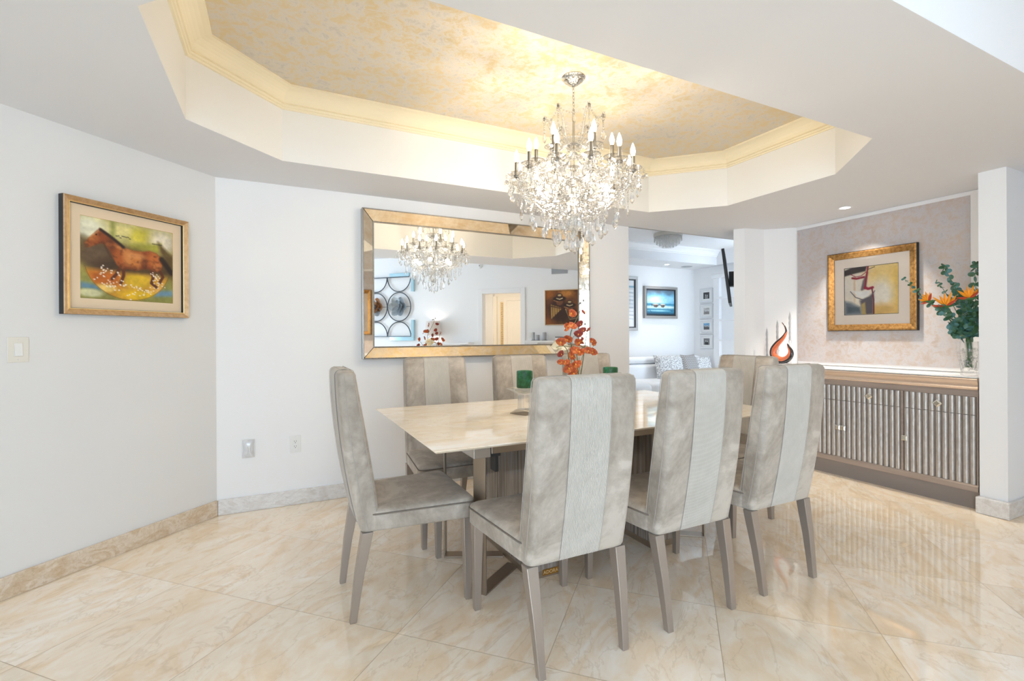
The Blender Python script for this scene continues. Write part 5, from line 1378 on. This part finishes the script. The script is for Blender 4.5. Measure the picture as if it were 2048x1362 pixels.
for k in range(8): mb.box((-0.135, -0.017, -0.055 + 0.014 * k), (0.135, -0.0125, -0.047 + 0.014 * k))
mb.build('louvres', M['ventgrey'], t)
t = thing('smoke_detector', 'small round white detector high above the doorway, seen in the mirror', 'detector', W(-0.644, 2.633), DRZ)
mb = MB(); mb.lathe([(0.0, 0.0005), (0.05, 0.0005), (0.05, 0.02), (0.035, 0.034), (0.0, 0.036)], 24); mb.xf(Matrix.Rotation(PI / 2, 4, 'X')); mb.build('housing', M['whiteplastic'], t, smooth=True)
mb = MB(); mb.ball((0, -0.037, 0), 0.010, 8, 6); mb.build('sensor', M['iron'], t)
t = plate('light_switch', 'white rocker switch plate right of the doorway, seen in the mirror', 'light switch', W(0.353, 1.291), DRZ, 0.08, 0.12, 'whiteplastic'); rocker(t, 0.0)
# hallway: door, plaque, added fill lamp
hl = lambda a, z, d: DW @ Vector((-a, d, z))
t = thing('hall_door', 'cream panelled door inside the hallway, seen in the mirror', 'door', hl(-0.36, 0, 1.899), DRZ)
mb = MB(); mb.box((-0.40, -0.035, 0.005), (0.40, -0.001, 2.09)); dr = mb.build('leaf', M['hallcream'], t)
for zc, hh in ((0.55, 0.38), (1.50, 0.42)):
    mb = MB(); mb.box((-0.28, -0.043, zc - hh), (0.28, -0.0355, zc + hh)); mb.build('raised_panel', M['hallcream'], dr, bevel=0.004)
mb = MB(); mb.box((-0.49, -0.045, 0), (-0.402, -0.001, 2.18)); mb.box((0.402, -0.045, 0), (0.49, -0.001, 2.18)); mb.box((-0.402, -0.045, 2.092), (0.402, -0.001, 2.18)); mb.build('casing', M['hallcream'], t, bevel=0.004)
mb = MB(); mb.ball((0.34, -0.065, 1.0), 0.026, 10, 8); mb.build('knob', M['brass'], dr, smooth=True)
t = thing('wall_plaque', 'tall narrow gold word plaque in the hallway, seen in the mirror', 'plaque', hl(-0.865, 1.49, 1.899), DRZ)
mb = MB(); mb.box((-0.065, -0.018, -0.58), (0.065, -0.001, 0.58)); mb.build('board', M['plaque'], t, bevel=0.003)
mb = MB(); random.seed(9)
for k in range(26):
    z = 0.54 - k * 0.042
    x = -0.05
    while x < 0.045:
        w_ = random.uniform(0.010, 0.024); mb.box((x, -0.0205, z - 0.012), (min(x + w_, 0.05), -0.0182, z + random.uniform(0.002, 0.014))); x += w_ + 0.008
mb.build('relief', mat('muted_relief', rgb(176, 150, 112), 0.7), t)
t = thing('hall_fill_light', 'added hallway fill light, unseen beyond the doorway', 'ceiling light', hl(-0.7, 2.3995, 0.9), DRZ)  # lamp added out of view to light the hallway
mb = MB(); mb.lathe([(0.0, -0.0005), (0.11, -0.0005), (0.10, -0.03), (0.0, -0.05)], 20); mb.build('diffuser', emit('hall_fill_glow', (1.0, 0.90, 0.76), 45), t, smooth=True)
